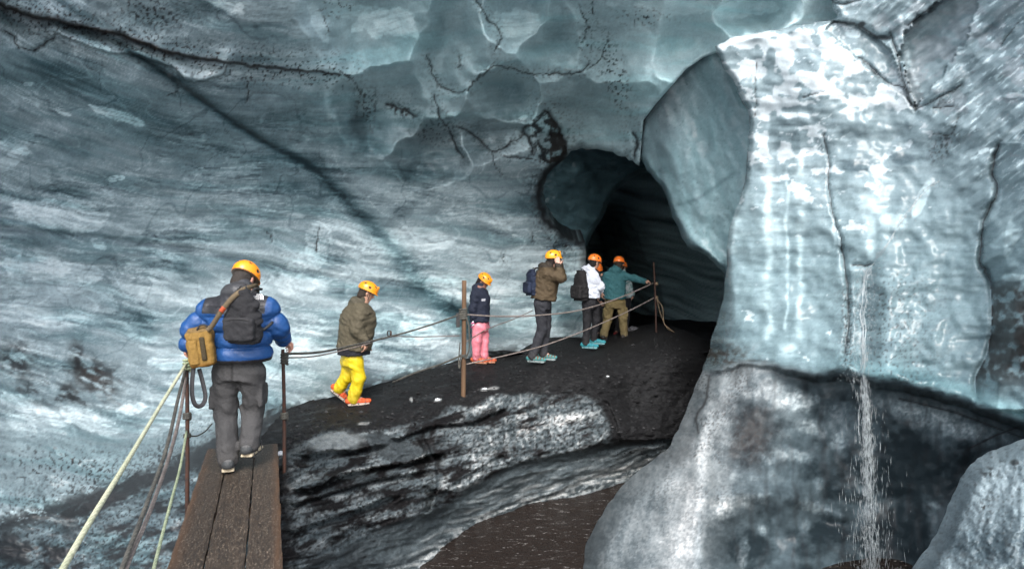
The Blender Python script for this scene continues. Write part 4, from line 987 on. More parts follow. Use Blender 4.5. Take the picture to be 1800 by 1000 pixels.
    slab = inside(X, Y, [(640, 766), (665, 758), (700, 770), (745, 788), (740, 802), (705, 812), (665, 800), (650, 782)])
    dirt = np.where(slab, 0.55 + 0.2 * n3, dirt); tone = np.where(slab, 0.25, tone)
    # ash on top
    dirt = mix(0.97 + 0 * X, dirt, face * np.maximum(rightend, low * sst(1250, 1150, X)))
    pale = sst(0.30, 0.62, fbm(X / 70, (Y + 0.2 * X) / 7, 4, 210)) * (1 - face) * sst(900, 700, X)
    dirt = dirt - 0.16 * pale
    for cx, cy, rx, ry, a in ((852, 684, 9, 3, 0.5), (770, 703, 8, 2.5, 0.9), (723, 702, 2, 6, 0.5), (640, 744, 14, 3, 0.3), (868, 682, 12, 4, 0.3), (1068, 662, 4, 3, 0.2)):
        dirt = dirt - a * blob(X, Y, cx, cy, rx, ry, -5, 0.4); tone = np.maximum(tone, 0.75 * blob(X, Y, cx, cy, rx, ry, -5, 0.4))
    grit = sst(0.55, 0.8, gnoise(X / 3.2, Y / 2.4, 211)) * 0.07 + sst(0.72, 0.9, gnoise(X / 5, Y / 4, 212)) * 0.10
    dirt = dirt - grit * (1 - face * rightend) * (1 - low)
    dirt = np.maximum(dirt, 0)
    topbrown = 0.0 * face
    greyer = np.array([1.10, 1.0, 0.94, 1.0])
    return greyer * ice_colour(tone, dirt, 0.0, topbrown, wet=0.55 - 0.2 * np.clip(dirt, 0, 1) + 0.15 * pale, dirtcol=np.array([0.0075, 0.0078, 0.0090]))
bank = patch('ash_bank', ASH, axis(420, 1300, STEP, 440, 1255), axis(566, 1250, STEP, 566, 1010), G_POLY, g_depth, g_colour, skirt=(0.4, 1.5), away=(0, 1, -0.5))
tag(bank, 'black volcanic ash path over a streaked dirty ice bank beside the stream', 'path', kind='structure')

def bank_z(px, py):
    """point of the ash bank seen at a pixel"""
    return at(px, py, float(g_depth(np.array([px], float), np.array([py], float))[0]))

# ---- floor of the tunnel behind the crest of the path
xs = np.linspace(-1.5, 6.5, 90); yy = np.linspace(11.5, 26, 120)
XX, YY = np.meshgrid(xs, yy)
ZZ = 0.16 - 0.01 * (YY - 12) + 0.10 * fbm(XX.ravel() / 1.3, YY.ravel() / 1.3, 4, 221).reshape(XX.shape)
I = np.arange(XX.size).reshape(XX.shape)
F = np.stack([I[:-1, :-1], I[:-1, 1:], I[1:, 1:], I[1:, :-1]], -1).reshape(-1, 4)
tf = new_mesh('tunnel_floor', np.stack([XX, YY, ZZ], -1).reshape(-1, 3), F, ASH, cols=np.tile([0.016, 0.016, 0.018, 0.3], (XX.size, 1)))
tag(tf, 'black ash floor inside the ice tunnel', 'floor', kind='structure')

# ---- meltwater stream
m, nt, b = node_mat('silty brown meltwater')
v = obj_coord(nt, (1, 1, 1), (0, 0, math.radians(-35)))
vst = obj_coord(nt, (1.0, 3.2, 1), (0, 0, math.radians(42)))
fl = ramp(nt, noise_node(nt, 6, 5, 0.62, vst, 0.6), [(0.57, 0.0), (0.62, 1.0)])
fl2 = ramp(nt, noise_node(nt, 26, 4, 0.6, vst), [(0.50, 0.0), (0.66, 1.0)])
foam = mixc(nt, 'MULTIPLY', 1.0, fl, fl2)
nt.links.new(mixc(nt, 'MIX', foam, (0.020, 0.0145, 0.012), (0.30, 0.29, 0.28)), b.inputs['Base Color'])
b.inputs['Roughness'].default_value = 0.22
b.inputs['IOR'].default_value = 1.33
b.inputs['Specular IOR Level'].default_value = 0.35
n = bump(nt, noise_node(nt, 7, 4, 0.55, vst, 0.5), 0.55, 0.05)
n = bump(nt, noise_node(nt, 30, 4, 0.6, vst, 0.3), 0.5, 0.015, n)
nt.links.new(n, b.inputs['Normal'])
xs = np.linspace(-4.5, 6, 150); yy = np.linspace(1.5, 12.5, 160)
XX, YY = np.meshgrid(xs, yy)
ZZ = -1.65 + 0.018 * fbm(((XX - YY) * 2.2).ravel(), ((XX + YY) * 0.9).ravel(), 4, 231).reshape(XX.shape)
I = np.arange(XX.size).reshape(XX.shape)
F = np.stack([I[:-1, :-1], I[:-1, 1:], I[1:, 1:], I[1:, :-1]], -1).reshape(-1, 4)
st = new_mesh('stream', np.stack([XX, YY, ZZ], -1).reshape(-1, 3), F, m)
tag(st, 'silty brown meltwater stream flecked with foam', 'stream', kind='structure')

# ---- ground sheet out to the horizon and the body of the glacier above and behind the cave
m, nt, b = node_mat('grey outwash gravel')
v = obj_coord(nt)
nt.links.new(ramp(nt, noise_node(nt, 0.6, 8, 0.65, v), [(0.3, (0.24, 0.25, 0.26)), (0.7, (0.46, 0.48, 0.50))]), b.inputs['Base Color'])  # tone kept pale so the unseen plain bounces light onto the roof
b.inputs['Roughness'].default_value = 0.9
n_ = 41
g = np.sign(np.linspace(-1, 1, n_)) * np.abs(np.linspace(-1, 1, n_)) ** 2.4 * 600
XX, YY = np.meshgrid(g, g)
ZZ = -2.6 + 0.0 * XX
I = np.arange(XX.size).reshape(XX.shape)
F = np.stack([I[:-1, :-1], I[:-1, 1:], I[1:, 1:], I[1:, :-1]], -1).reshape(-1, 4)
gr = new_mesh('ground', np.stack([XX, YY, ZZ], -1).reshape(-1, 3), F, m)
tag(gr, 'grey outwash gravel plain', 'ground', kind='structure')

m, nt, b = node_mat('old grey glacier surface')
v = obj_coord(nt)
nt.links.new(ramp(nt, noise_node(nt, 0.5, 8, 0.65, v), [(0.3, (0.22, 0.26, 0.29)), (0.7, (0.55, 0.6, 0.63))]), b.inputs['Base Color'])
b.inputs['Roughness'].default_value = 0.6
def glacier():
    # an arch: cross-section outside the cave, carried back and closed behind
    prof = [(-34, -2.7), (-30, 7), (-18, 13), (0, 15), (16, 13), (26, 7), (30, -2.7)]
    inner = [(-9.0, -2.7), (-8.6, 4.4), (-5.5, 6.4), (0, 7.0), (6, 7.0), (9.5, 4.5), (10, -2.7)]
    q = smooth_line(prof, 6); w = smooth_line(inner, 6)
    V = []; F = []
    n = len(q)
    for (x, z) in w: V.append((x, 8.2, z))
    for (x, z) in q: V.append((x, 13 + 0.25 * z, z))
    for (x, z) in q: V.append((x * 0.9, 55, z * 1.1))
    for (x, z) in w: V.append((x, 29, z))
    for k in range(n - 1):
        F.append((k, k + 1, n + k + 1, n + k)); F.append((n + k, n + k + 1, 2 * n + k + 1, 2 * n + k)); F.append((3 * n + k, 3 * n + k + 1, k + 1, k))
    for k in range((n - 1) // 2):
        F.append((2 * n + k, 2 * n + k + 1, 3 * n - 2 - k, 3 * n - 1 - k)); F.append((3 * n + k, 3 * n + k + 1, 4 * n - 2 - k, 4 * n - 1 - k))
    o = new_mesh('glacier', V, F, m)
    return tag(o, 'grey body of the glacier above and behind the cave', 'glacier', kind='structure')
glacier()

# ------------------------------------------------------------------ solid modelling of figures: distance fields turned into one closed surface
class Field:
    def __init__(self, lo, hi, h):
        self.h = h
        self.lo = np.array(lo, float) - 3 * h
        self.n = np.ceil((np.array(hi) + 3 * h - self.lo) / h).astype(int) + 1
        self.f = np.full(self.n, 0.5)
        self.ax = [self.lo[k] + h * np.arange(self.n[k]) for k in range(3)]
    def win(self, lo, hi):
        s = []
        for k in range(3):
            a = int(np.clip((lo[k] - self.lo[k]) / self.h, 0, self.n[k] - 1)); b = int(np.clip(math.ceil((hi[k] - self.lo[k]) / self.h) + 1, a + 1, self.n[k]))
            s.append(slice(a, b))
        g = np.meshgrid(*[self.ax[k][s[k]] for k in range(3)], indexing='ij')
        return tuple(s), g
    def put(self, s, d, k, cut=False):
        a = self.f[s]
        if cut: self.f[s] = np.maximum(a, -d); return
        if k <= 0: self.f[s] = np.minimum(a, d); return
        h = np.clip(0.5 + 0.5 * (a - d) / k, 0, 1)
        self.f[s] = a * (1 - h) + d * h - k * h * (1 - h)
    def cone(self, a, b, ra, rb, k=0.02, puff=None, cut=False, flat=None):
        """tapered limb from a to b; puff(t, length) swells it; flat = (axis, factor) squashes its section"""
        a = np.array(a, float); b = np.array(b, float)
        m = max(ra, rb) * 1.25 + k + 2 * self.h
        s, (x, y, z) = self.win(np.minimum(a, b) - m, np.maximum(a, b) + m)
        d = b - a; L2 = float(d @ d) + 1e-12
        t = np.clip(((x - a[0]) * d[0] + (y - a[1]) * d[1] + (z - a[2]) * d[2]) / L2, 0, 1)
        rx, ry, rz = x - a[0] - t * d[0], y - a[1] - t * d[1], z - a[2] - t * d[2]
        if flat is not None:
            ux, fac = np.array(flat[0], float), flat[1]
            ux /= np.linalg.norm(ux)
            q = (rx * ux[0] + ry * ux[1] + rz * ux[2]) * (fac - 1)
            rx, ry, rz = rx + q * ux[0], ry + q * ux[1], rz + q * ux[2]
        r = ra + (rb - ra) * t
        if puff is not None: r = r + puff(t, math.sqrt(L2))
        self.put(s, np.sqrt(rx * rx + ry * ry + rz * rz) - r, k, cut)
        return self
    def ell(self, c, r, k=0.02, R=None, cut=False):
        c = np.array(c, float); r = np.array(r, float)
        m = r.max() + k + 2 * self.h
        s, (x, y, z) = self.win(c - m, c + m)
        p = np.stack([x - c[0], y - c[1], z - c[2]], -1)
        if R is not None: p = p @ np.array(R).T
        q = np.linalg.norm(p / r, axis=-1); q2 = np.linalg.norm(p / r ** 2, axis=-1)
        self.put(s, q * (q - 1) / np.maximum(q2, 1e-6), k, cut)
        return self
    def box(self, c, hs, rad, k=0.0, R=None, cut=False):
        c = np.array(c, float); hs = np.array(hs, float)
        m = np.linalg.norm(hs) + rad + k + 2 * self.h
        s, (x, y, z) = self.win(c - m, c + m)
        p = np.stack([x - c[0], y - c[1], z - c[2]], -1)
        if R is not None: p = p @ np.array(R).T
        q = np.abs(p) - hs + rad
        d = np.linalg.norm(np.maximum(q, 0), axis=-1) + np.minimum(q.max(axis=-1), 0) - rad
        self.put(s, d, k, cut)
        return self
    def loft(self, a, b, prof, side, k=0.03, puff=None):
        """torso: elliptical sections prof = [(t, half width, half depth)] along a-b, 'side' the direction of the width"""
        a = np.array(a, float); b = np.array(b, float); d = b - a; L = np.linalg.norm(d); ax = d / L
        w = np.array(side, float); w = w - ax * (w @ ax); w /= np.linalg.norm(w); v = np.cross(ax, w)
        pr = np.array(prof); m = max(pr[:, 1].max(), pr[:, 2].max()) + k + 3 * self.h
        s, (x, y, z) = self.win(np.minimum(a, b) - m, np.maximum(a, b) + m)
        px, py, pz = x - a[0], y - a[1], z - a[2]
        t = (px * ax[0] + py * ax[1] + pz * ax[2]) / L
        u = px * w[0] + py * w[1] + pz * w[2]; q = px * v[0] + py * v[1] + pz * v[2]
        A = np.interp(t, pr[:, 0], pr[:, 1]); B = np.interp(t, pr[:, 0], pr[:, 2])
        if puff is not None:
            e = puff(t, L); A = A + e; B = B + e
        r = np.sqrt((u / A) ** 2 + (q / B) ** 2)
        ds = (r - 1) * np.minimum(A, B) * 0.85
        cap = np.maximum(-t, t - 1) * L
        ds = np.where((ds > 0) & (cap > 0), np.hypot(ds, cap), np.maximum(ds, cap))
        self.put(s, ds, k)
        return self
    def folds(self, amp, sx, sz, seed, band=0.05):
        m = np.nonzero(np.abs(self.f) < band)
        x = self.ax[0][m[0]]; y = self.ax[1][m[1]]; z = self.ax[2][m[2]]
        n = fbm((x + 0.6 * y) / sx + 0.35 * z / sz, (z + 0.35 * x - 0.4 * y) / sz, 3, seed)
        r = np.abs(gnoise((x - 0.5 * y + 0.7 * z) / (sx * 0.9), (z - 0.5 * x) / (sz * 1.3), seed + 9)) * 2 - 0.6
        self.f[m] += amp * (0.7 * n - 0.6 * r)
        return self
    def mesh(self):
        f = self.f; h = self.h
        nx, ny, nz = f.shape
        neg = f < 0
        c = [(i, j, k) for i in (0, 1) for j in (0, 1) for k in (0, 1)]
        sl = lambda o, n: slice(o, n - 1 + o)
        cnt = sum(neg[sl(i, nx), sl(j, ny), sl(k, nz)].astype(np.int8) for i, j, k in c)
        act = np.nonzero((cnt > 0) & (cnt < 8))
        ids = -np.ones((nx - 1, ny - 1, nz - 1), np.int64); ids[act] = np.arange(len(act[0]))
        val = {o: f[act[0] + o[0], act[1] + o[1], act[2] + o[2]] for o in c}
        S = np.zeros((len(act[0]), 3)); N = np.zeros(len(act[0]))
        for o in c:
            for k in range(3):
                if o[k]: continue
                p = list(o); p[k] = 1; p = tuple(p)
                a, b = val[o], val[p]
                m = (a < 0) != (b < 0)
                t = np.where(m, a / np.where(m, a - b, 1), 0)
                P = np.array(o, float)[None] + np.zeros((len(t), 3)); P[:, k] += t
                S[m] += P[m]; N[m] += 1
        V = self.lo + h * (np.stack(act, 1) + S / N[:, None])
        Fs = []
        for k in range(3):
            s0 = [slice(None)] * 3; s1 = [slice(None)] * 3; s0[k] = slice(0, -1); s1[k] = slice(1, None)
            a, b = neg[tuple(s0)], neg[tuple(s1)]
            e = np.stack(np.nonzero(a != b), 1)
            u, v = (k + 1) % 3, (k + 2) % 3
            ok = (e[:, u] > 0) & (e[:, v] > 0) & (e[:, u] < f.shape[u] - 1) & (e[:, v] < f.shape[v] - 1); e = e[ok]
            flip = a[tuple(e.T)]
            q = []
            for du, dv in ((-1, -1), (0, -1), (0, 0), (-1, 0)):
                g = e.copy(); g[:, u] += du; g[:, v] += dv
                q.append(ids[tuple(g.T)])
            Q = np.stack(q, 1); Q[~flip] = Q[~flip][:, ::-1]
            Fs.append(Q)
        F = np.concatenate(Fs)
        F = F[(F >= 0).all(axis=1)]
        return V, F

def relax(V, F, n=1, w=0.5):
    for _ in range(n):
        acc = np.zeros_like(V); cnt = np.zeros(len(V))
        for a, b in ((0, 1), (1, 2), (2, 3), (3, 0)):
            np.add.at(acc, F[:, a], V[F[:, b]]); np.add.at(acc, F[:, b], V[F[:, a]])
            np.add.at(cnt, F[:, a], 1); np.add.at(cnt, F[:, b], 1)
        V = V * (1 - w) + acc / np.maximum(cnt, 1)[:, None] * w
    return V

def cloth_mat(name, rough=0.8, grain=0.18, scale=160, bs=0.3, sheen=0.0, coat=0.0):
    m, nt, b = node_mat(name)
    a = nt.nodes.new('ShaderNodeAttribute'); a.attribute_name = 'Col'
    v = obj_coord(nt)
    g = ramp(nt, noise_node(nt, scale, 3, 0.6, v), [(0.3, 1 - grain), (0.7, 1 + grain)])
    g2 = ramp(nt, noise_node(nt, 9, 4, 0.6, v), [(0.3, 1 - grain), (0.7, 1 + grain * 0.6)])
    nt.links.new(mixc(nt, 'MULTIPLY', 1.0, mixc(nt, 'MULTIPLY', 1.0, a.outputs['Color'], g), g2), b.inputs['Base Color'])
    b.inputs['Roughness'].default_value = rough
    b.inputs['Sheen Weight'].default_value = sheen
    b.inputs['Specular IOR Level'].default_value = 0.3 if rough > 0.5 else 0.45
    b.inputs['Coat Weight'].default_value = coat
    n = bump(nt, noise_node(nt, 20, 4, 0.6, v, 0.8), bs, 0.02)
    n = bump(nt, noise_node(nt, scale, 2, 0.5, v), 0.2, 0.002, n)
    nt.links.new(n, b.inputs['Normal'])
    return m
CLOTH = cloth_mat('woven cloth', bs=0.55)
SHELL = cloth_mat('shiny nylon shell', rough=0.42, grain=0.10, scale=300, bs=0.25)
SKIN = cloth_mat('skin', rough=0.55, grain=0.08, scale=200, bs=0.1, sheen=0.0)
PLASTIC = cloth_mat('helmet plastic', rough=0.32, grain=0.05, scale=200, bs=0.02, sheen=0.0, coat=0.3)
RUBBER = cloth_mat('shoe leather and rubber', rough=0.6, grain=0.25, scale=200, bs=0.3, sheen=0.0)

def rot_frame(f, up=(0, 0, 1)):
    """rows right, forward, up of a frame looking along f"""
    f = np.array(f, float); f /= np.linalg.norm(f)
    r = np.cross(f, up); r /= np.linalg.norm(r)
    return np.array([r, f, np.cross(r, f)])

def solid(name, field, mat, parent, colour, smooth_n=1):
    V, F = field.mesh()
    V = relax(V, F, smooth_n, 0.5)
    if callable(colour): C = colour(V)
    else: C = np.tile(np.array(colour, float), (len(V), 1))
    if C.shape[1] == 3: C = np.concatenate([C, np.ones((len(C), 1))], 1)
    return new_mesh(name, V, F, mat, parent, cols=C)

def paint(V, base, *layers):
    C = np.tile(np.array(base, float), (len(V), 1))
    for mask, col in layers:
        m = np.clip(np.asarray(mask, float), 0, 1)[:, None]
        C = C * (1 - m) + np.array(col) * m
    return C

def hand(fld, wrist, d, palm_n, curl=0.5, size=1.0, thumb_side=1):
    """palm and five unequal bent fingers; d = direction of the hand, palm_n = where the palm faces"""
    w = np.array(wrist, float); d = np.array(d, float); d /= np.linalg.norm(d)
    n = np.array(palm_n, float); n = n - d * (n @ d); n /= np.linalg.norm(n)
    s = np.cross(d, n) * thumb_side
    z = size
    k0 = w + d * 0.085 * z
    for off in (-0.026, 0, 0.026):
        fld.cone(w + s * off * 0.6 * z, k0 + s * off * z, 0.019 * z, 0.017 * z, 0.015)
    for off, ln in ((-0.034, 0.066), (-0.011, 0.084), (0.012, 0.090), (0.034, 0.080)):
        a = k0 + s * off * z
        b = a + (d * math.cos(curl) + n * math.sin(curl)) * ln * 0.5 * z
        c = b + (d * math.cos(curl * 2.1) + n * math.sin(curl * 2.1)) * ln * 0.5 * z
        fld.cone(a, b, 0.0105 * z, 0.0098 * z, 0.004); fld.cone(b, c, 0.0098 * z, 0.0085 * z, 0.004)
    a = w + d * 0.025 * z + s * 0.03 * z
    b = a + (d * 0.6 + s * 0.55 + n * 0.4) * 0.045 * z
    c = b + (d * 0.75 + s * 0.1 + n * 0.5) * 0.034 * z
    fld.cone(a, b, 0.015 * z, 0.012 * z, 0.008); fld.cone(b, c, 0.012 * z, 0.0095 * z, 0.004)

def person(label, px, d0, J, look, outfit, h=0.012, category='person'):
    """J: joints as (pixel x, pixel y, offset in depth); look: direction of the face; outfit: colours and sizes"""
    o0 = at(px, J['ground'], d0)
    root = empty('person', o0)
    tag(root, label, category, 'hikers with helmets on the path')
    P = {}
    for k, v in J.items():
        if isinstance(v, tuple):
            q = at(v[0], v[1], d0 + (v[2] if len(v) > 2 else 0)) - o0
            P[k] = np.array(q)
    P['root'] = np.array(o0)
    S = outfit.get('size', 1.0)
    H = rot_frame(look)
    hd = P['head']
    pts = np.array([P[k] for k in P if k != 'root'])
    lo, hi = pts.min(axis=0) - 0.30, pts.max(axis=0) + 0.30
    # ---- body: head with a face, neck, trunk, limbs and hands in one surface
    b = Field(lo, hi, min(h, 0.0105))
    hw = lambda x, y, z: hd + S * (H[0] * x + H[1] * y + H[2] * z)
    b.ell(hd + S * H[1] * -0.008, np.array([0.076, 0.094, 0.108]) * S, 0.0, H)
    b.ell(hw(0, 0.030, -0.062), np.array([0.055, 0.062, 0.058]) * S, 0.03, H)
    b.cone(hw(0, 0.088, 0.005), hw(0, 0.108, -0.028), 0.010 * S, 0.015 * S, 0.012)
    b.ell(hw(0, 0.082, -0.062), np.array([0.026, 0.012, 0.012]) * S, 0.01, H)
    for s in (-1, 1):
        b.ell(hw(s * 0.032, 0.096, 0.004), np.array([0.017, 0.012, 0.011]) * S, 0, H, cut=True)
        b.ell(hw(s * 0.032, 0.078, 0.004), np.array([0.014, 0.013, 0.013]) * S, 0.002, H)
        b.ell(hw(s * 0.078, -0.006, -0.012), np.array([0.011, 0.02, 0.032]) * S, 0.006, H)
    b.cone(hw(0, -0.02, -0.06), P['neck'], 0.056 * S, 0.064 * S, 0.03)
    b.cone(P['neck'], P['pelvis'], 0.10 * S, 0.12 * S, 0.05)
    for s in 'LR':
        b.cone(P['neck'], P['sh' + s], 0.07 * S, 0.062 * S, 0.04)
        b.cone(P['sh' + s], P['el' + s], 0.050 * S, 0.040 * S, 0.02)
        b.cone(P['el' + s], P['wr' + s], 0.040 * S, 0.027 * S, 0.015)
        b.cone(P['hip' + s], P['kn' + s], 0.075 * S, 0.052 * S, 0.03)
        b.cone(P['kn' + s], P['an' + s], 0.050 * S, 0.036 * S, 0.02)
        b.cone(P['an' + s], P['an' + s] * 0.45 + P['toe' + s] * 0.55, 0.036 * S, 0.030 * S, 0.02)
        hdir, hn, cu = outfit.get('hand' + s, ((0, 0.1, -1), (1 if s == 'L' else -1, 0.3, 0), 0.5))
        hand(b, P['wr' + s], hdir, hn, cu, S, 1 if s == 'L' else -1)
    skin = outfit.get('skin', (0.50, 0.30, 0.22))
    glove = outfit.get('glove')
    def body_col(V):
        loc = (V - hd) @ H.T / S
        eye = np.maximum.reduce([np.exp(-(((loc[:, 0] - s * 0.032) / 0.011) ** 2 + ((loc[:, 2] - 0.004) / 0.008) ** 2)) * (loc[:, 1] > 0.05) for s in (-1, 1)])
        brow = np.maximum.reduce([np.exp(-(((loc[:, 0] - s * 0.032) / 0.020) ** 2 + ((loc[:, 2] - 0.028) / 0.006) ** 2)) * (loc[:, 1] > 0.05) for s in (-1, 1)])
        lips = np.exp(-((loc[:, 0] / 0.024) ** 2 + ((loc[:, 2] + 0.062) / 0.009) ** 2)) * (loc[:, 1] > 0.05)
        cheek = np.exp(-(((np.abs(loc[:, 0]) - 0.04) / 0.03) ** 2 + ((loc[:, 2] + 0.03) / 0.03) ** 2)) * (loc[:, 1] > 0.04)
        C = paint(V, skin, (cheek * 0.35, (skin[0], skin[1] * 0.7, skin[2] * 0.65)), (lips * 0.7, (skin[0] * 0.8, skin[1] * 0.5, skin[2] * 0.5)), (eye * 0.9, (0.02, 0.015, 0.012)), (brow * 0.7, (0.05, 0.03, 0.02)))
        if glove:
            for s in 'LR':
                near = np.linalg.norm(V - P['wr' + s], axis=1) < 0.24
                stripe = near & (np.sin((V[:, 2] - P['wr' + s][2]) * 90) > 0.3)
                C[near] = glove[0]; C[stripe] = glove[1]
        return C
    solid('body', b, SKIN, root, body_col)
    # ---- hair below the helmet
    hr = Field(hd - 0.22, hd + 0.22, 0.010)
    hr.ell(hw(0, -0.022, 0.0), np.array([0.084, 0.090, 0.112]) * S, 0, H)
    hr.ell(hw(0, -0.06, -0.075), np.array([0.066, 0.045, 0.06 + outfit.get('hairlen', 0)]) * S, 0.03, H)
    hr.box(hw(0, 0.11, -0.05), np.array([0.2, 0.066, 0.2]), 0.01, 0, H, cut=True)
    hr.folds(0.006, 0.02, 0.05, 17)
    solid('hair', hr, CLOTH, root, outfit.get('hair', (0.02, 0.014, 0.010)))
    # ---- helmet: dome with brim and vents, chin strap
    hl = outfit['helmet']
    hf = Field(hd - 0.24, hd + 0.26, 0.008)
    hc = hw(0, -0.004, 0.048)
    hf.ell(hc, np.array([0.110, 0.138, 0.108]) * S, 0, H)
    hf.box(hw(0, 0, -0.140), np.array([0.3, 0.3, 0.150]) * S, 0.004, 0, H, cut=True)
    hf.ell(hw(0, 0.01, 0.020), np.array([0.116, 0.150, 0.016]) * S, 0.006, H)
    hf.ell(hw(0, 0.0, -0.02), np.array([0.088, 0.108, 0.085]) * S, 0, H, cut=True)
    vents = [(s * 0.060, y, z) for s in (-1, 1) for y, z in ((0.070, 0.105), (-0.075, 0.105))] + [(s * 0.100, -0.005, 0.070) for s in (-1, 1)]
    for vx, vy, vz in vents:
        hf.ell(hw(vx, vy, vz), np.array([0.012, 0.020, 0.014]) * S, 0, H, cut=True)
    hf.cone(hw(0, 0.12, 0.060), hw(0, 0.115, 0.120), 0.012 * S, 0.016 * S, 0.02)
    def hel_col(V):
        loc = (V - hd) @ H.T / S
        dk = np.zeros(len(V))
        for q in vents:
            dk = np.maximum(dk, np.linalg.norm((loc - np.array(q)) / np.array([0.014, 0.022, 0.018]), axis=1) < 0.95)
        return paint(V, hl, (dk, (0.03, 0.02, 0.015)), ((np.abs(loc[:, 2] - 0.012) < 0.006) & (loc[:, 1] < 0.1), (0.08, 0.05, 0.03)))
    ho = solid('helmet', hf, PLASTIC, root, hel_col)
    sf = Field(hd - 0.2, hd + 0.16, 0.009)
    for s in (-1, 1):
        sf.cone(hw(s * 0.082, 0.03, 0.02), hw(s * 0.060, 0.045, -0.085), 0.006, 0.006, 0.004); sf.cone(hw(s * 0.060, 0.045, -0.085), hw(0, 0.065, -0.118), 0.006, 0.006, 0.004)
        sf.cone(hw(s * 0.078, -0.06, 0.01), hw(s * 0.070, 0.02, -0.05), 0.006, 0.006, 0.004)
    solid('chin_strap', sf, CLOTH, ho, (0.02, 0.02, 0.022), 0)
    # ---- trousers
    tr = outfit['trousers']
    t = Field(lo, hi, h)
    side = outfit.get('side', (1, 0, 0))
    wide = tr.get('wide', 1.0)
    wr = lambda amp, per, sd: (lambda u, L: amp * np.sin(u * L / per * 6.283 + sd) * (0.35 + 0.65 * u))
    hipc = (P['hipL'] + P['hipR']) / 2
    t.loft(hipc - np.array([0, 0, 0.08]), P['pelvis'] + np.array([0, 0, 0.10]), [(0, 0.165 * wide * S, 0.125 * wide * S), (0.5, 0.175 * wide * S, 0.135 * wide * S), (1, 0.155 * S, 0.12 * S)], side, 0.03)
    for s in 'LR':
        t.cone(P['hip' + s], P['kn' + s], 0.102 * wide * S, 0.084 * wide * S, 0.04, wr(0.002, 0.13, 1.0))
        t.cone(P['kn' + s], P['an' + s] + np.array([0, 0, 0.0]), 0.084 * wide * S, 0.078 * wide * S, 0.03, wr(0.0015, 0.075, 2.0))
        if tr.get('cargo'):
            sd = -1 if s == 'L' else 1
            mid = P['hip' + s] * 0.42 + P['kn' + s] * 0.58
            t.box(mid + np.array([sd * 0.088, -0.01, 0]), np.array([0.022, 0.075, 0.095]), 0.015, 0.012)
    t.folds(0.012, 0.09, 0.13, int(px) % 60)
    tcol = tr['col']
    def tr_col(V):
        layers = []
        if tr.get('seam'):
            z = (V[:, 2]); layers.append(((np.abs(V[:, 0] - (P['hipL'][0] + P['hipR'][0]) / 2) < 0.010) & (z > hipc[2] - 0.1), tuple(c * 0.5 for c in tcol)))
        mud = np.clip(1 - (V[:, 2] - min(P['anL'][2], P['anR'][2])) / 0.16, 0, 1) * 0.3
        return paint(V, tcol, *layers, (mud, (0.05, 0.045, 0.04)))
    to = solid('trousers', t, tr.get('mat', CLOTH), root, tr_col)
    # ---- shoes
    for s in 'LR':
        A, T = P['an' + s], P['toe' + s]
        f = T - A
        upv = outfit.get('shoe_up' + s, (0, 0, 1))
        R = rot_frame(f - np.array(upv) * (f @ np.array(upv)) * (0 if ('shoe_up' + s) in outfit else 1), upv)
        fw, up = R[1], R[2]
        sc = outfit['shoes']
        q = Field(np.minimum(A, T) - 0.2, np.maximum(A, T) + 0.2, 0.009)
        base = A - up * 0.055 * S
        heel, toe = base - fw * 0.06 * S, base + fw * 0.20 * S
        q.cone(heel + up * 0.018, toe + up * 0.012, 0.042 * S, 0.040 * S, 0.0, flat=(up, 1.25))
        q.cone(heel + up * 0.03, base + fw * 0.10 * S + up * 0.02, 0.044 * S, 0.042 * S, 0.03)
        q.cone(base + up * 0.02, A + up * 0.045 * S, 0.050 * S, 0.052 * S, 0.03)
        q.box(base + fw * 0.07 * S - up * 0.028, np.array([0.05, 0.145, 0.014]) * S, 0.012, 0.008, R)
        def shoe_col(V, base=base, up=up, fw=fw):
            hgt = (V - base) @ up; lon = (V - base) @ fw
            return paint(V, sc[0], (hgt < -0.006, sc[1]), ((hgt > 0.02) & (np.sin(lon * 130) > 0.2) & (lon > 0.0), sc[2]), (hgt > 0.055, sc[2]), (hgt < -0.034, (0.03, 0.03, 0.03)))
        so = solid('shoe', q, RUBBER, root, shoe_col)
        if outfit.get('spikes', True):
            sp = Field(np.minimum(A, T) - 0.2, np.maximum(A, T) + 0.2, 0.009)
            ri = R[0]
            sp.cone(base - fw * 0.03 * S - up * 0.044, base + fw * 0.15 * S - up * 0.044, 0.007, 0.007, 0)
            for k in (-0.03, 0.06, 0.15):
                sp.cone(base + fw * k * S - ri * 0.054 * S - up * 0.025, base + fw * k * S - ri * 0.046 * S + up * 0.03, 0.006, 0.006, 0); sp.cone(base + fw * k * S + ri * 0.054 * S - up * 0.025, base + fw * k * S + ri * 0.046 * S + up * 0.03, 0.006, 0.006, 0)
                sp.cone(base + fw * k * S - ri * 0.054 * S - up * 0.044, base + fw * k * S + ri * 0.054 * S - up * 0.044, 0.007, 0.007, 0)
            solid('ice_cleats', sp, RUBBER, so, (0.07, 0.07, 0.075), 0)
    # ---- jacket
    jk = outfit['jacket']
    j = Field(lo, hi, 0.008 if jk.get('puff') else h)
    Wd, Dp = jk['half']
    hem = P['hem']; top = P['neck']
    puff = jk.get('puff')
    axis_len = np.linalg.norm(top - hem)
    pf = (lambda u, L: jk['puff'] * (np.abs(np.sin(np.pi * u * L / 0.125)) ** 0.45) * (u < 0.83)) if puff else None
    pfa = (lambda u, L: jk['puff'] * (np.abs(np.sin(np.pi * (u * L + 0.03) / 0.115)) ** 0.45 - 0.6)) if puff else wr(0.003, 0.10, 0.5)
    j.loft(hem, top, [(0, Wd, Dp), (0.35, Wd * 1.0, Dp * 1.02), (0.7, Wd * 1.02, Dp * 1.05), (0.86, Wd * 0.92, Dp * 0.85), (1.0, Wd * 0.5, Dp * 0.6)], side, 0.03, pf)
    ar = jk.get('arm', 0.072)
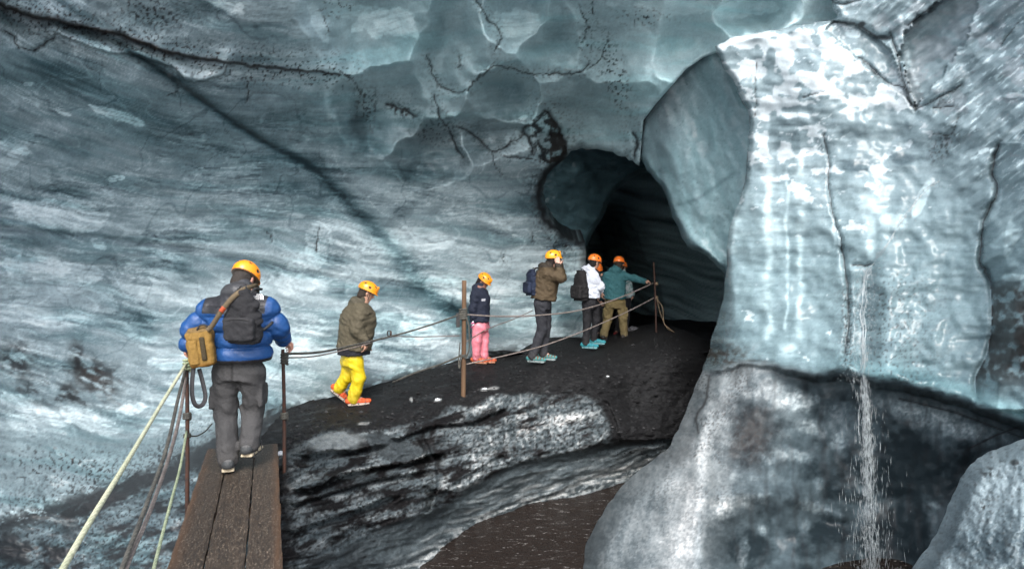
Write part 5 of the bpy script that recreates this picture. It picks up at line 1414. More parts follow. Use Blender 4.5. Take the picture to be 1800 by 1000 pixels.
    for s in 'LR':
        j.cone(P['neck'] * 0.65 + P['sh' + s] * 0.35 + (hem - top) / axis_len * 0.02, P['sh' + s], ar * 1.0, ar * 1.0, 0.09)
        j.cone(P['sh' + s], P['el' + s], ar * 1.0, ar * 0.97, 0.05, pfa)
        j.cone(P['el' + s], P['wr' + s], ar * 0.97, ar * 0.72, 0.03, pfa)
    # collar or folded hood
    hb = jk.get('hood', 0.055)
    up = (hd - top); up /= np.linalg.norm(up)
    j.cone(top - up * 0.02, top + up * 0.065 - H[1] * 0.01, 0.098 * S, 0.088 * S, 0.03)
    if hb:
        j.ell(top - H[1] * np.array([1, 1, 0]) * 0.085 + np.array([0, 0, 0.025]), np.array([0.13, 0.075, 0.075]) * S, 0.03, rot_frame(H[1] * np.array([1, 1, 0.0])))
    j.folds(0.006 if puff else 0.014, 0.10, 0.07, int(px * 3) % 60)
    jc = jk['col']
    jo = solid('jacket', j, jk.get('mat', CLOTH), root, (lambda V: jk['paint'](V, P)) if 'paint' in jk else jc)
    if jk.get('under'):
        g = Field(hem - 0.45, hem + 0.45, 0.012)
        g.loft(hem - np.array([0, 0, jk['under'][0]]), hem + np.array([0, 0, 0.06]), [(0, Wd * 0.93, Dp * 0.93), (1, Wd * 0.93, Dp * 0.93)], side, 0)
        g.folds(0.01, 0.1, 0.05, 9)
        solid('jacket_hem', g, CLOTH, root, jk['under'][1])
    return root, P, H

# ------------------------------------------------------------------ plank walkway, posts, ropes
def tube(name, pts, rad, mat, parent=None, sides=8, n=6, cols=None, caps=True):
    p = [np.array(q, float) for q in pts]
    e = [2 * p[0] - p[1]] + p + [2 * p[-1] - p[-2]]
    C = []
    for i in range(1, len(e) - 2):
        for k in range(n):
            t = k / n
            C.append(0.5 * ((2 * e[i]) + (-e[i-1] + e[i+1]) * t + (2*e[i-1] - 5*e[i] + 4*e[i+1] - e[i+2]) * t*t + (-e[i-1] + 3*e[i] - 3*e[i+1] + e[i+2]) * t**3))
    C.append(p[-1]); C = np.array(C)
    R = np.interp(np.linspace(0, 1, len(C)), np.linspace(0, 1, len(rad)), rad) if hasattr(rad, '__len__') else np.full(len(C), rad)
    T = np.gradient(C, axis=0); T /= np.linalg.norm(T, axis=1)[:, None]
    ref = np.array([0, 0, 1.0]) if abs(T[0][2]) < 0.9 else np.array([1.0, 0, 0])
    U = np.cross(T, ref); U /= np.linalg.norm(U, axis=1)[:, None]; W = np.cross(T, U)
    a = np.linspace(0, 2 * math.pi, sides, endpoint=False)
    V = (C[:, None] + R[:, None, None] * (np.cos(a)[None, :, None] * U[:, None] + np.sin(a)[None, :, None] * W[:, None])).reshape(-1, 3)
    m = len(C); I = np.arange(m * sides).reshape(m, sides); J = np.roll(I, -1, axis=1)
    F = np.stack([I[:-1], J[:-1], J[1:], I[1:]], -1).reshape(-1, 4)
    if caps:
        V = np.concatenate([V, [C[0], C[-1]]]); q = len(V)
        F = np.concatenate([F, [[J[0, k], I[0, k], q - 2, q - 2] for k in range(0)] or np.zeros((0, 4), int)])
        h = sides // 2
        F = np.concatenate([F, [[I[0, (k + 1) % sides], I[0, k], I[0, sides - 1 - k], I[0, (sides - 2 - k) % sides]] for k in range(h - 1)], [[I[-1, k], I[-1, (k + 1) % sides], I[-1, (sides - 2 - k) % sides], I[-1, sides - 1 - k]] for k in range(h - 1)]])
        V = V[:-2]
    return new_mesh(name, V, F, mat, parent)

def plain_mat(name, base, alt, scale=20, rough=0.7, metallic=0.0, stretch=(1, 1, 1), bs=0.3, bd=0.004, lo=0.35, hi=0.65):
    m, nt, b = node_mat(name)
    v = obj_coord(nt, stretch)
    nz = noise_node(nt, scale, 5, 0.65, v)
    nt.links.new(ramp(nt, nz, [(lo, base), (hi, alt)]), b.inputs['Base Color'])
    b.inputs['Roughness'].default_value = rough
    b.inputs['Metallic'].default_value = metallic
    nt.links.new(bump(nt, nz, bs, bd), b.inputs['Normal'])
    return m

def rope_mat(name, base, alt):
    m, nt, b = node_mat(name)
    v = obj_coord(nt)
    w = nt.nodes.new('ShaderNodeTexWave'); w.inputs['Scale'].default_value = 22; w.inputs['Distortion'].default_value = 1.5
    nt.links.new(v, w.inputs['Vector'])
    c = ramp(nt, noise_node(nt, 14, 5, 0.7, v), [(0.35, base), (0.65, alt)])
    nt.links.new(mixc(nt, 'MULTIPLY', 0.5, c, ramp(nt, w.outputs['Fac'], [(0.0, 0.55), (0.6, 1.0)])), b.inputs['Base Color'])
    b.inputs['Roughness'].default_value = 0.85
    nt.links.new(bump(nt, w.outputs['Fac'], 0.5, 0.004), b.inputs['Normal'])
    return m

PALE_ROPE = rope_mat('pale braided rope', (0.34, 0.36, 0.24), (0.50, 0.50, 0.36))
DARK_ROPE = rope_mat('weathered dark rope', (0.035, 0.035, 0.032), (0.10, 0.095, 0.08))
GREEN_ROPE = rope_mat('pale green rope', (0.20, 0.25, 0.15), (0.36, 0.40, 0.26))
GREY_ROPE = rope_mat('greyish brown rope', (0.13, 0.11, 0.10), (0.24, 0.20, 0.18))
TAN_ROPE = rope_mat('tan rope', (0.17, 0.12, 0.075), (0.26, 0.19, 0.12))
RUST = plain_mat('rusty steel', (0.075, 0.030, 0.018), (0.035, 0.025, 0.022), 30, 0.75, 0.3)
POLE = plain_mat('weathered wooden pole', (0.075, 0.040, 0.020), (0.13, 0.075, 0.040), 14, 0.8, 0, (1, 1, 0.12))
BLACKP = plain_mat('black rubber', (0.012, 0.012, 0.013), (0.025, 0.025, 0.025), 30, 0.6)

# planks
m, nt, b = node_mat('trodden plank wood')
vg = obj_coord(nt, (1, 0.10, 1)); v1 = obj_coord(nt); vf = obj_coord(nt, (1.0, 0.35, 1), (0, 0, 0.5)); vf2 = obj_coord(nt, (1.0, 0.35, 1), (0, 0, -0.6))
grain = ramp(nt, noise_node(nt, 90, 5, 0.7, vg), [(0.30, (0.010, 0.007, 0.005)), (0.55, (0.032, 0.022, 0.015)), (0.75, (0.060, 0.040, 0.026))])
fib = ramp(nt, noise_node(nt, 80, 4, 0.65, vf), [(0.55, 0.0), (0.64, 1.0)])
fib2 = ramp(nt, noise_node(nt, 85, 4, 0.65, vf2), [(0.56, 0.0), (0.66, 1.0)])
pat = ramp(nt, noise_node(nt, 5, 5, 0.65, v1), [(0.35, 0.15), (0.65, 0.85)])
c = mixc(nt, 'MIX', mixc(nt, 'MULTIPLY', 1.0, fib, pat), grain, (0.20, 0.155, 0.115))
c = mixc(nt, 'MIX', mixc(nt, 'MULTIPLY', 1.0, fib2, pat), c, (0.12, 0.095, 0.07))
ea = nt.nodes.new('ShaderNodeAttribute'); ea.attribute_name = 'Col'
c = mixc(nt, 'MIX', ea.outputs['Color'], c, (0.085, 0.040, 0.017))
nt.links.new(c, b.inputs['Base Color'])
b.inputs['Roughness'].default_value = 0.62
n = bump(nt, noise_node(nt, 90, 5, 0.7, vg), 0.6, 0.004)
n = bump(nt, noise_node(nt, 120, 4, 0.7, v1), 0.6, 0.003, n)
nt.links.new(n, b.inputs['Normal'])
PLANK = m
wdir = np.array([-0.369, 1.0, 0.0]); wdir /= np.linalg.norm(wdir)
wrz = math.atan2(-wdir[0], wdir[1])
bridge = empty('plank_walkway', (-1.627, 3.7, 0.0), wrz)
tag(bridge, 'brown walkway of three worn planks under the man in the blue jacket', 'walkway')
r = random.Random(4)
x = -0.302
for wdt, dz, y1 in ((0.186, 0.0, 2.66), (0.214, -0.006, 2.72), (0.196, 0.002, 2.64)):
    nx, ny = 14, 220
    xs = np.linspace(0, wdt, nx); ys = np.linspace(-1.6, y1, ny)
    XX, YY = np.meshgrid(xs, ys)
    edge = np.minimum(XX, wdt - XX)
    wob = 0.006 * np.array([fbm(YY.ravel() * 5, XX.ravel() * 0 + x * 9, 3, 240)]).reshape(XX.shape)
    px_ = x + XX + wob * np.where(XX < wdt / 2, 1, -1) * (edge < 0.004)
    zz = dz - 0.006 * np.exp(-(edge / 0.006) ** 2) + 0.003 * fbm(XX.ravel() * 24, YY.ravel() * 5, 3, 241).reshape(XX.shape)
    Vt = np.stack([px_, YY, zz], -1).reshape(-1, 3); Vb = Vt.copy(); Vb[:, 2] = dz - 0.05
    I = np.arange(nx * ny).reshape(ny, nx); K = I + nx * ny
    F = [np.stack([I[:-1, :-1], I[:-1, 1:], I[1:, 1:], I[1:, :-1]], -1).reshape(-1, 4), np.stack([K[:-1, :-1], K[1:, :-1], K[1:, 1:], K[:-1, 1:]], -1).reshape(-1, 4),
         np.stack([I[:-1, 0], I[1:, 0], K[1:, 0], K[:-1, 0]], -1), np.stack([I[1:, -1], I[:-1, -1], K[:-1, -1], K[1:, -1]], -1),
         np.stack([I[0, 1:], I[0, :-1], K[0, :-1], K[0, 1:]], -1), np.stack([I[-1, :-1], I[-1, 1:], K[-1, 1:], K[-1, :-1]], -1)]
    outer = np.clip(np.exp(-((Vt[:, 0] + 0.302) / 0.05) ** 2) * 0.75 + np.exp(-((Vt[:, 0] - 0.302) / 0.035) ** 2) * 0.9, 0, 1) * (0.6 + 0.5 * fbm(Vt[:, 0] * 30, Vt[:, 1] * 3, 3, 242))
    e = np.clip(np.concatenate([outer, np.full(len(Vb), 0.7)]), 0, 1)
    new_mesh('plank', np.concatenate([Vt, Vb]), np.concatenate(F), PLANK, bridge, smooth=False, cols=np.stack([e, e, e, np.ones_like(e)], 1))
    x += wdt + 0.009
for yb in (-0.6, 1.1, 2.4):
    bm = bmesh.new(); bmesh.ops.create_cube(bm, size=1)
    bmesh.ops.scale(bm, vec=(0.64, 0.09, 0.05), verts=bm.verts); bmesh.ops.translate(bm, vec=(0.0, yb, -0.086), verts=bm.verts)
    bmesh.ops.bevel(bm, geom=bm.edges[:], offset=0.006, segments=1)
    me = bpy.data.meshes.new('batten'); bm.to_mesh(me); bm.free(); me.materials.append(POLE)
    o = bpy.data.objects.new('batten', me); COL.objects.link(o); o.parent = bridge

# posts
def post(label, base, top, rad, mat, group='rope posts beside the path'):
    e = empty('rope_post', base)
    tag(e, label, 'post', group)
    b0 = np.array(top) - np.array(base)
    tube('shaft', [(-0.03 * b0[0], -0.03 * b0[1], -0.35), b0 * 0.5 + np.array([0.004, 0, 0]), b0], [rad * 1.05, rad, rad * 0.96], mat, e, 10)
    return e, b0

lp, v_ = post('thin rusty rod at the left edge of the plank walkway, by the tan bag', at(329, 842, 5.40), at(328, 632, 5.40), 0.016, RUST)
rp, v_ = post('thin rusty rod right of the plank walkway under the man\'s right hand', at(500, 797, 5.95), at(497, 614, 5.95), 0.016, RUST)
wp, v_ = post('thick brown wooden pole on the path in front of the navy jacket', at(814, 694, 9.28), at(816, 493, 9.28), 0.034, POLE)
fp, v_ = post('slender rusty rod on the ash mound before the tunnel', at(1154, 578, 12.25), at(1149, 461, 12.25), 0.016, RUST)
def wrap(parent, zc, rad, hgt, turns, mat, r=0.012):
    pts = [(rad * math.cos(a), rad * math.sin(a), zc + hgt * (a / (2 * math.pi * turns) - 0.5)) for a in np.linspace(0, 2 * math.pi * turns, int(turns * 9))]
    return tube('rope_wrap', pts, r, mat, parent, 6, 2)
wrap(lp, 0.94, 0.026, 0.10, 4, GREEN_ROPE); wrap(lp, 0.52, 0.025, 0.05, 3, DARK_ROPE); wrap(lp, 0.36, 0.024, 0.03, 2, DARK_ROPE, 0.008)
wrap(rp, 0.86, 0.026, 0.10, 4, DARK_ROPE); wrap(rp, 0.34, 0.026, 0.06, 3, DARK_ROPE)
wrap(wp, 1.14, 0.048, 0.16, 5, DARK_ROPE, 0.018); wrap(wp, 0.55, 0.044, 0.04, 2, DARK_ROPE, 0.012)
wrap(fp, 0.84, 0.022, 0.05, 3, TAN_ROPE, 0.009); wrap(fp, 0.58, 0.022, 0.05, 3, TAN_ROPE, 0.009)
# clip box and hanging rope ends on the wooden pole
bm = bmesh.new(); bmesh.ops.create_cube(bm, size=1); bmesh.ops.scale(bm, vec=(0.05, 0.06, 0.20), verts=bm.verts)
bmesh.ops.bevel(bm, geom=bm.edges[:], offset=0.012, segments=2); bmesh.ops.translate(bm, vec=(-0.070, -0.01, 1.06), verts=bm.verts)
me = bpy.data.meshes.new('ratchet'); bm.to_mesh(me); bm.free(); me.materials.append(BLACKP)
o = bpy.data.objects.new('ratchet', me); COL.objects.link(o); o.parent = wp
tube('rope_end', [(0.05, -0.03, 1.10), (0.085, -0.03, 0.95), (0.09, -0.02, 0.70), (0.06, -0.03, 0.56), (0.03, -0.05, 0.52)], 0.012, DARK_ROPE, wp, 6)
tube('rope_end', [(-0.04, -0.03, 0.75), (-0.06, -0.03, 0.5), (-0.05, -0.04, 0.38), (-0.03, -0.045, 0.55)], 0.009, DARK_ROPE, wp, 6)
tube('rope_end', [(0.0, -0.02, 0.56), (0.10, -0.05, 0.40), (0.12, -0.08, 0.12), (0.20, -0.10, 0.03), (0.30, -0.10, -0.05)], 0.008, TAN_ROPE, fp, 6)
tube('rope_end', [(0.0, -0.02, 0.57), (0.06, -0.05, 0.30), (0.16, -0.08, 0.05), (0.27, -0.08, -0.04)], 0.007, TAN_ROPE, fp, 6)

def rope(label, pts, rad, mat, group='guide ropes along the path'):
    o = tube('rope', [at(*p) for p in pts], rad, mat, None, 8, 8)
    return tag(o, label, 'rope', group)
rope('thick pale yellow-green rope running from the left post to the lower left', [(327, 640, 5.38), (285, 708, 4.55), (225, 808, 3.45), (165, 905, 2.80), (110, 1000, 2.38), (20, 1160, 1.85), (-180, 1500, 1.3)], 0.0125, PALE_ROPE)
rope('dark brown rope sagging left of the walkway, nearer the pale rope', [(326, 650, 5.38), (312, 705, 4.9), (292, 790, 4.2), (256, 890, 3.5), (214, 1000, 2.95), (160, 1160, 2.4)], 0.012, DARK_ROPE)
rope('grey-brown rope sagging left of the walkway, nearer the planks', [(327, 664, 5.38), (316, 730, 4.9), (298, 800, 4.3), (263, 900, 3.55), (221, 1000, 3.0), (170, 1150, 2.45)], 0.012, GREY_ROPE)
rope('thin pale green rope hanging straight beside the plank edge', [(328, 758, 5.38), (317, 820, 4.7), (301, 880, 4.1), (284, 945, 3.6), (270, 1000, 3.25), (240, 1120, 2.7)], 0.009, GREEN_ROPE)
rope('short dark cord from the left post towards the man\'s knee', [(330, 765, 5.4), (345, 766, 5.5), (360, 758, 5.7), (373, 744, 6.2)], 0.006, DARK_ROPE)
rope('upper dark rope from the right rod up to the wooden pole', [(497, 622, 5.95), (560, 619, 6.7), (620, 607, 7.4), (700, 588, 8.3), (760, 570, 8.9), (808, 553, 9.28)], 0.012, DARK_ROPE)
rope('thin grey rope just under the upper one, passing the yellow trousers', [(497, 629, 5.95), (560, 625, 6.7), (640, 606, 7.6), (684, 592, 8.2), (740, 592, 8.8), (808, 590, 9.28)], 0.007, GREY_ROPE)
rope('dark rope rising from the ash to the foot of the wooden pole', [(690, 672, 9.6), (730, 655, 9.5), (775, 640, 9.4), (812, 624, 9.28)], 0.013, DARK_ROPE)
rope('upper greyish rope from the wooden pole to the far rusty rod', [(820, 553, 9.28), (880, 556, 9.6), (950, 554, 10.0), (1020, 545, 10.6), (1090, 523, 11.5), (1150, 497, 12.25)], 0.011, GREY_ROPE)
rope('thin rope crossing upwards behind the navy jacket', [(820, 600, 9.28), (860, 577, 10.6), (900, 562, 11.4), (936, 546, 12.0)], 0.008, GREY_ROPE)
rope('lower greyish rope across the legs of the last three walkers', [(820, 640, 9.28), (900, 622, 9.7), (960, 606, 10.1), (1030, 580, 10.7), (1100, 549, 11.6), (1151, 523, 12.25)], 0.010, GREY_ROPE)
cb = empty('carabiner', at(684, 586, 8.2)); tag(cb, 'small dark carabiner clipped on the rope behind the yellow trousers', 'carabiner')
a_ = np.linspace(0, 2 * math.pi, 15)
tube('ring', [(0.022 * math.cos(a), 0, 0.036 * math.sin(a)) for a in a_], 0.009, BLACKP, cb, 6, 2, caps=False)
tube('gate', [(0.022, 0, -0.03), (0.022, 0, 0.03)], 0.012, RUST, cb, 6, 2)

# ------------------------------------------------------------------ people
BLUE = (0.011, 0.058, 0.19); BLK = (0.014, 0.014, 0.017)
ORANGE_Y = (0.85, 0.29, 0.012); ORANGE = (0.90, 0.20, 0.025)
def blue_paint(V, P):
    x, z = V[:, 0], V[:, 2]
    yoke_z = P['shL'][2] - 0.030
    body = (x > P['shL'][0] - 0.012) & (x < P['shR'][0] + 0.018)
    C = paint(V, BLUE, ((z > yoke_z) & body, (0.022, 0.022, 0.026)), (z > P['neck'][2] + 0.015, (0.040, 0.041, 0.045)), (z < P['hem'][2] + 0.030, (0.020, 0.019, 0.022)))
    for s in 'LR':
        near = np.linalg.norm(V - P['wr' + s], axis=1) < 0.055
        C[near] = (0.010, 0.03, 0.10)
    return C
bp, BPo, BH = person('man in a blue puffer jacket and grey trousers walking away over the planks', 412, 5.5, dict(ground=824,
    head=(430, 490, 0.10), neck=(424, 517, 0.0), pelvis=(421, 645, 0.02), hem=(424, 634, 0.0),
    shL=(368, 543, 0.0), elL=(337, 578, -0.02), wrL=(329, 605, 0.0), shR=(470, 541, 0.0), elR=(491, 576, 0.05), wrR=(498, 598, 0.30),
    hipL=(397, 652, 0.0), knL=(396, 728, 0.05), anL=(401, 806, -0.06), toeL=(402, 806, 0.12), hipR=(443, 652, 0.0), knR=(446, 720, 0.12), anR=(438, 780, 0.0), toeR=(447, 795, 0.12)),
    (0.18, 0.80, -0.60), dict(helmet=(0.88, 0.28, 0.010), hair=(0.03, 0.025, 0.022), side=(1, 0.05, 0), skin=(0.52, 0.27, 0.20),
    handL=((-0.1, 0.25, -0.4), (0.2, 0.5, -1), 1.0), handR=((0.25, 0.45, -0.25), (-0.1, 0.2, -1), 0.9),
    jacket=dict(col=BLUE, paint=blue_paint, half=(0.222, 0.180), puff=0.034, arm=0.078, hood=0.06, mat=SHELL),
    trousers=dict(col=(0.050, 0.049, 0.050), wide=1.06, cargo=True, seam=True), shoes=((0.045, 0.048, 0.050), (0.50, 0.42, 0.30), (0.09, 0.09, 0.09))), h=0.010)

def olive_paint(V, P):
    C = paint(V, (0.083, 0.071, 0.047))
    near = np.linalg.norm(V - P['wrR'], axis=1) < 0.06
    C[near] = (0.03, 0.03, 0.028)
    C[V[:, 2] > P['neck'][2] + 0.02] = (0.07, 0.062, 0.044)
    return C
person('walker in an olive jacket and bright yellow trousers', 618, 8.85, dict(ground=711,
    head=(645, 514, 0.0), neck=(634, 534, 0.0), pelvis=(619, 622, 0.02), hem=(622, 613, 0.0),
    shR=(634, 547, -0.16), elR=(627, 580, -0.22), wrR=(643, 600, -0.20), shL=(626, 546, 0.18), elL=(630, 580, 0.2), wrL=(646, 598, 0.16),
    hipR=(624, 632, -0.07), knR=(631, 664, -0.06), anR=(621, 700, -0.06), toeR=(645, 702, 0.0), hipL=(613, 632, 0.09), knL=(611, 660, 0.08), anL=(596, 682, 0.10), toeL=(611, 694, 0.12)),
    (0.82, 0.32, -0.42), dict(helmet=ORANGE_Y, hair=(0.03, 0.022, 0.016), side=(-0.35, 0.94, 0), shoe_upL=(0.45, 0, 0.9), skin=(0.42, 0.24, 0.17),
    jacket=dict(col=(0.083, 0.071, 0.047), paint=olive_paint, half=(0.225, 0.235), arm=0.085, under=(0.075, (0.013, 0.013, 0.018))),
    trousers=dict(col=(0.62, 0.46, 0.012), wide=1.05, mat=SHELL), shoes=((0.58, 0.10, 0.03), (0.34, 0.28, 0.24), (0.40, 0.06, 0.02))))

def navy_paint(V, P):
    return paint(V, (0.013, 0.017, 0.032), ((np.abs(V[:, 0] - P['shR'][0] - 0.13) < 0.03) & (np.abs(V[:, 2] - P['shR'][2] + 0.09) < 0.02) & (V[:, 1] < 0.0), (0.35, 0.36, 0.40)))
person('small walker in a navy jacket and pink trousers behind the wooden pole', 845, 10.9, dict(ground=637,
    head=(850, 494, 0.0), neck=(844, 508, 0.0), pelvis=(844, 570, 0.02), hem=(843, 566, 0.0),
    shR=(836, 517, -0.12), elR=(830, 543, -0.15), wrR=(833, 562, -0.14), shL=(850, 516, 0.14), elL=(853, 545, 0.15), wrL=(856, 562, 0.10),
    hipR=(839, 574, -0.06), knR=(838, 600, -0.07), anR=(837, 629, -0.06), toeR=(850, 631, -0.10), hipL=(850, 574, 0.08), knL=(851, 600, 0.06), anL=(851, 628, 0.04), toeL=(866, 630, 0.0)),
    (0.72, -0.25, -0.58), dict(helmet=ORANGE_Y, size=0.92, hair=(0.018, 0.011, 0.012), hairlen=0.05, side=(-0.3, 0.95, 0), skin=(0.20, 0.10, 0.075), glove=((0.62, 0.58, 0.62), (0.55, 0.05, 0.20)),
    jacket=dict(col=(0.013, 0.017, 0.032), paint=navy_paint, half=(0.165, 0.165), arm=0.066, hood=0.05),
    trousers=dict(col=(0.66, 0.20, 0.25), wide=0.98, mat=SHELL), shoes=((0.50, 0.10, 0.04), (0.35, 0.16, 0.10), (0.30, 0.06, 0.03))), h=0.013)

def brown_paint(V, P):
    return paint(V, (0.068, 0.048, 0.027), (V[:, 2] > P['neck'][2] + 0.02, (0.030, 0.024, 0.018)))
person('man in a brown jacket and dark jeans raising a hand to his face', 950, 10.5, dict(ground=636,
    head=(973, 456, 0.0), neck=(963, 472, 0.0), pelvis=(954, 532, 0.0), hem=(955, 527, 0.0),
    shR=(963, 481, -0.15), elR=(985, 489, -0.20), wrR=(981, 468, -0.17), shL=(968, 480, 0.18), elL=(988, 488, 0.16), wrL=(984, 466, 0.06),
    hipR=(949, 535, -0.07), knR=(953, 578, -0.03), anR=(936, 626, -0.06), toeR=(950, 631, -0.12), hipL=(959, 535, 0.09), knL=(960, 575, 0.11), anL=(955, 622, 0.10), toeL=(970, 625, 0.04)),
    (0.88, 0.35, 0.02), dict(helmet=(0.88, 0.35, 0.015), hair=(0.02, 0.013, 0.012), side=(-0.3, 0.95, 0), skin=(0.52, 0.31, 0.24),
    handR=((-0.12, 0.1, 1), (0.1, 1, 0.1), 0.4), handL=((-0.15, -0.1, 1), (0, -1, 0), 0.6),
    jacket=dict(col=(0.068, 0.048, 0.027), paint=brown_paint, half=(0.20, 0.205), arm=0.078),
    trousers=dict(col=(0.026, 0.027, 0.033), wide=0.96), shoes=((0.06, 0.22, 0.22), (0.20, 0.24, 0.24), (0.15, 0.06, 0.03))))

person('walker in a white jacket and black trousers by the tunnel mouth', 1036, 11.75, dict(ground=612,
    head=(1045, 461, 0.0), neck=(1037, 476, 0.0), pelvis=(1036, 530, 0.0), hem=(1037, 524, 0.0),
    shR=(1043, 486, -0.13), elR=(1056, 503, -0.10), wrR=(1053, 514, 0.03), shL=(1036, 484, 0.17), elL=(1050, 505, 0.22), wrL=(1057, 512, 0.12),
    hipR=(1031, 534, -0.06), knR=(1032, 566, -0.04), anR=(1030, 603, -0.05), toeR=(1044, 607, -0.10), hipL=(1044, 534, 0.08), knL=(1048, 562, 0.10), anL=(1043, 596, 0.16), toeL=(1056, 600, 0.12)),
    (0.80, 0.55, -0.22), dict(helmet=ORANGE, hair=(0.012, 0.010, 0.010), side=(-0.5, 0.86, 0), size=0.97,
    jacket=dict(col=(0.62, 0.66, 0.74), half=(0.185, 0.185), arm=0.070, hood=0.06),
    trousers=dict(col=(0.016, 0.016, 0.019), wide=0.9), shoes=((0.03, 0.22, 0.26), (0.14, 0.28, 0.30), (0.02, 0.16, 0.2))), h=0.013)

def teal_paint(V, P):
    return paint(V, (0.035, 0.120, 0.135))
person('man in a teal jacket and khaki trousers reaching for the far rod', 1080, 12.85, dict(ground=597,
    head=(1088, 464, 0.03), neck=(1082, 477, 0.0), pelvis=(1081, 530, 0.0), hem=(1080, 526, 0.0),
    shR=(1093, 484, 0.0), elR=(1114, 489, -0.05), wrR=(1132, 494, -0.15), shL=(1068, 485, 0.0), elL=(1061, 506, 0.03), wrL=(1066, 520, 0.12),
    hipR=(1091, 534, 0.02), knR=(1095, 560, 0.0), anR=(1097, 589, 0.0), toeR=(1102, 591, 0.15), hipL=(1072, 534, 0.0), knL=(1068, 562, 0.04), anL=(1061, 590, -0.08), toeL=(1064, 592, 0.10)),
    (0.30, 0.90, -0.25), dict(helmet=ORANGE, hair=(0.03, 0.02, 0.014), side=(1, 0.12, 0), handR=((1, -0.2, -0.05), (0, 0.2, -1), 0.7),
    jacket=dict(col=(0.03, 0.10, 0.11), paint=teal_paint, half=(0.215, 0.165), arm=0.075, hood=0.06),
    trousers=dict(col=(0.155, 0.120, 0.055), wide=1.0, cargo=True), shoes=((0.025, 0.022, 0.020), (0.05, 0.05, 0.05), (0.04, 0.035, 0.03))), h=0.013)

def pale_paint(V, P):
    n = fbm(V[:, 0] * 14, V[:, 2] * 14, 3, 7)
    return paint(V, (0.42, 0.50, 0.52), (n > 0.15, (0.14, 0.28, 0.28)), (n < -0.35, (0.55, 0.58, 0.60)))
person('half-hidden walker in a pale patterned jacket in front of the teal jacket', 1098, 13.6, dict(ground=590,
    head=(1093, 470, 0.0), neck=(1094, 483, 0.0), pelvis=(1096, 530, 0.0), hem=(1097, 524, 0.0),
    shR=(1103, 490, -0.05), elR=(1107, 508, -0.06), wrR=(1112, 517, -0.02), shL=(1084, 490, 0.1), elL=(1082, 508, 0.1), wrL=(1090, 518, 0.15),
    hipR=(1102, 532, 0.0), knR=(1101, 556, 0.0), anR=(1099, 583, 0.0), toeR=(1104, 585, 0.12), hipL=(1090, 532, 0.0), knL=(1087, 556, 0.02), anL=(1084, 583, -0.02), toeL=(1082, 585, -0.14)),
    (0.6, 0.7, -0.2), dict(helmet=ORANGE, size=0.94, side=(1, -0.4, 0), spikes=False,
    jacket=dict(col=(0.4, 0.5, 0.5), paint=pale_paint, half=(0.17, 0.15), arm=0.065), trousers=dict(col=(0.02, 0.02, 0.024), wide=0.9), shoes=((0.30, 0.03, 0.03), (0.35, 0.30, 0.28), (0.2, 0.03, 0.03))), h=0.015)
person('half-hidden walker in dark blue between the white and teal jackets', 1058, 13.4, dict(ground=592,
    head=(1050, 474, 0.0), neck=(1055, 487, 0.0), pelvis=(1058, 535, 0.0), hem=(1058, 527, 0.0),
    shR=(1068, 494, 0.0), elR=(1070, 510, 0.0), wrR=(1066, 520, -0.1), shL=(1046, 494, 0.0), elL=(1044, 510, 0.0), wrL=(1050, 520, -0.1),
    hipR=(1063, 536, 0.0), knR=(1063, 560, 0.0), anR=(1063, 585, 0.0), toeR=(1065, 587, -0.14), hipL=(1052, 536, 0.0), knL=(1052, 560, 0.0), anL=(1052, 585, 0.0), toeL=(1050, 587, -0.14)),
    (0.2, -0.9, -0.3), dict(helmet=ORANGE, size=0.92, side=(1, 0, 0), spikes=False,
    jacket=dict(col=(0.012, 0.045, 0.06), half=(0.17, 0.15), arm=0.065), trousers=dict(col=(0.02, 0.02, 0.024), wide=0.9), shoes=((0.03, 0.03, 0.03), (0.05, 0.05, 0.05), (0.03, 0.03, 0.03))), h=0.015)

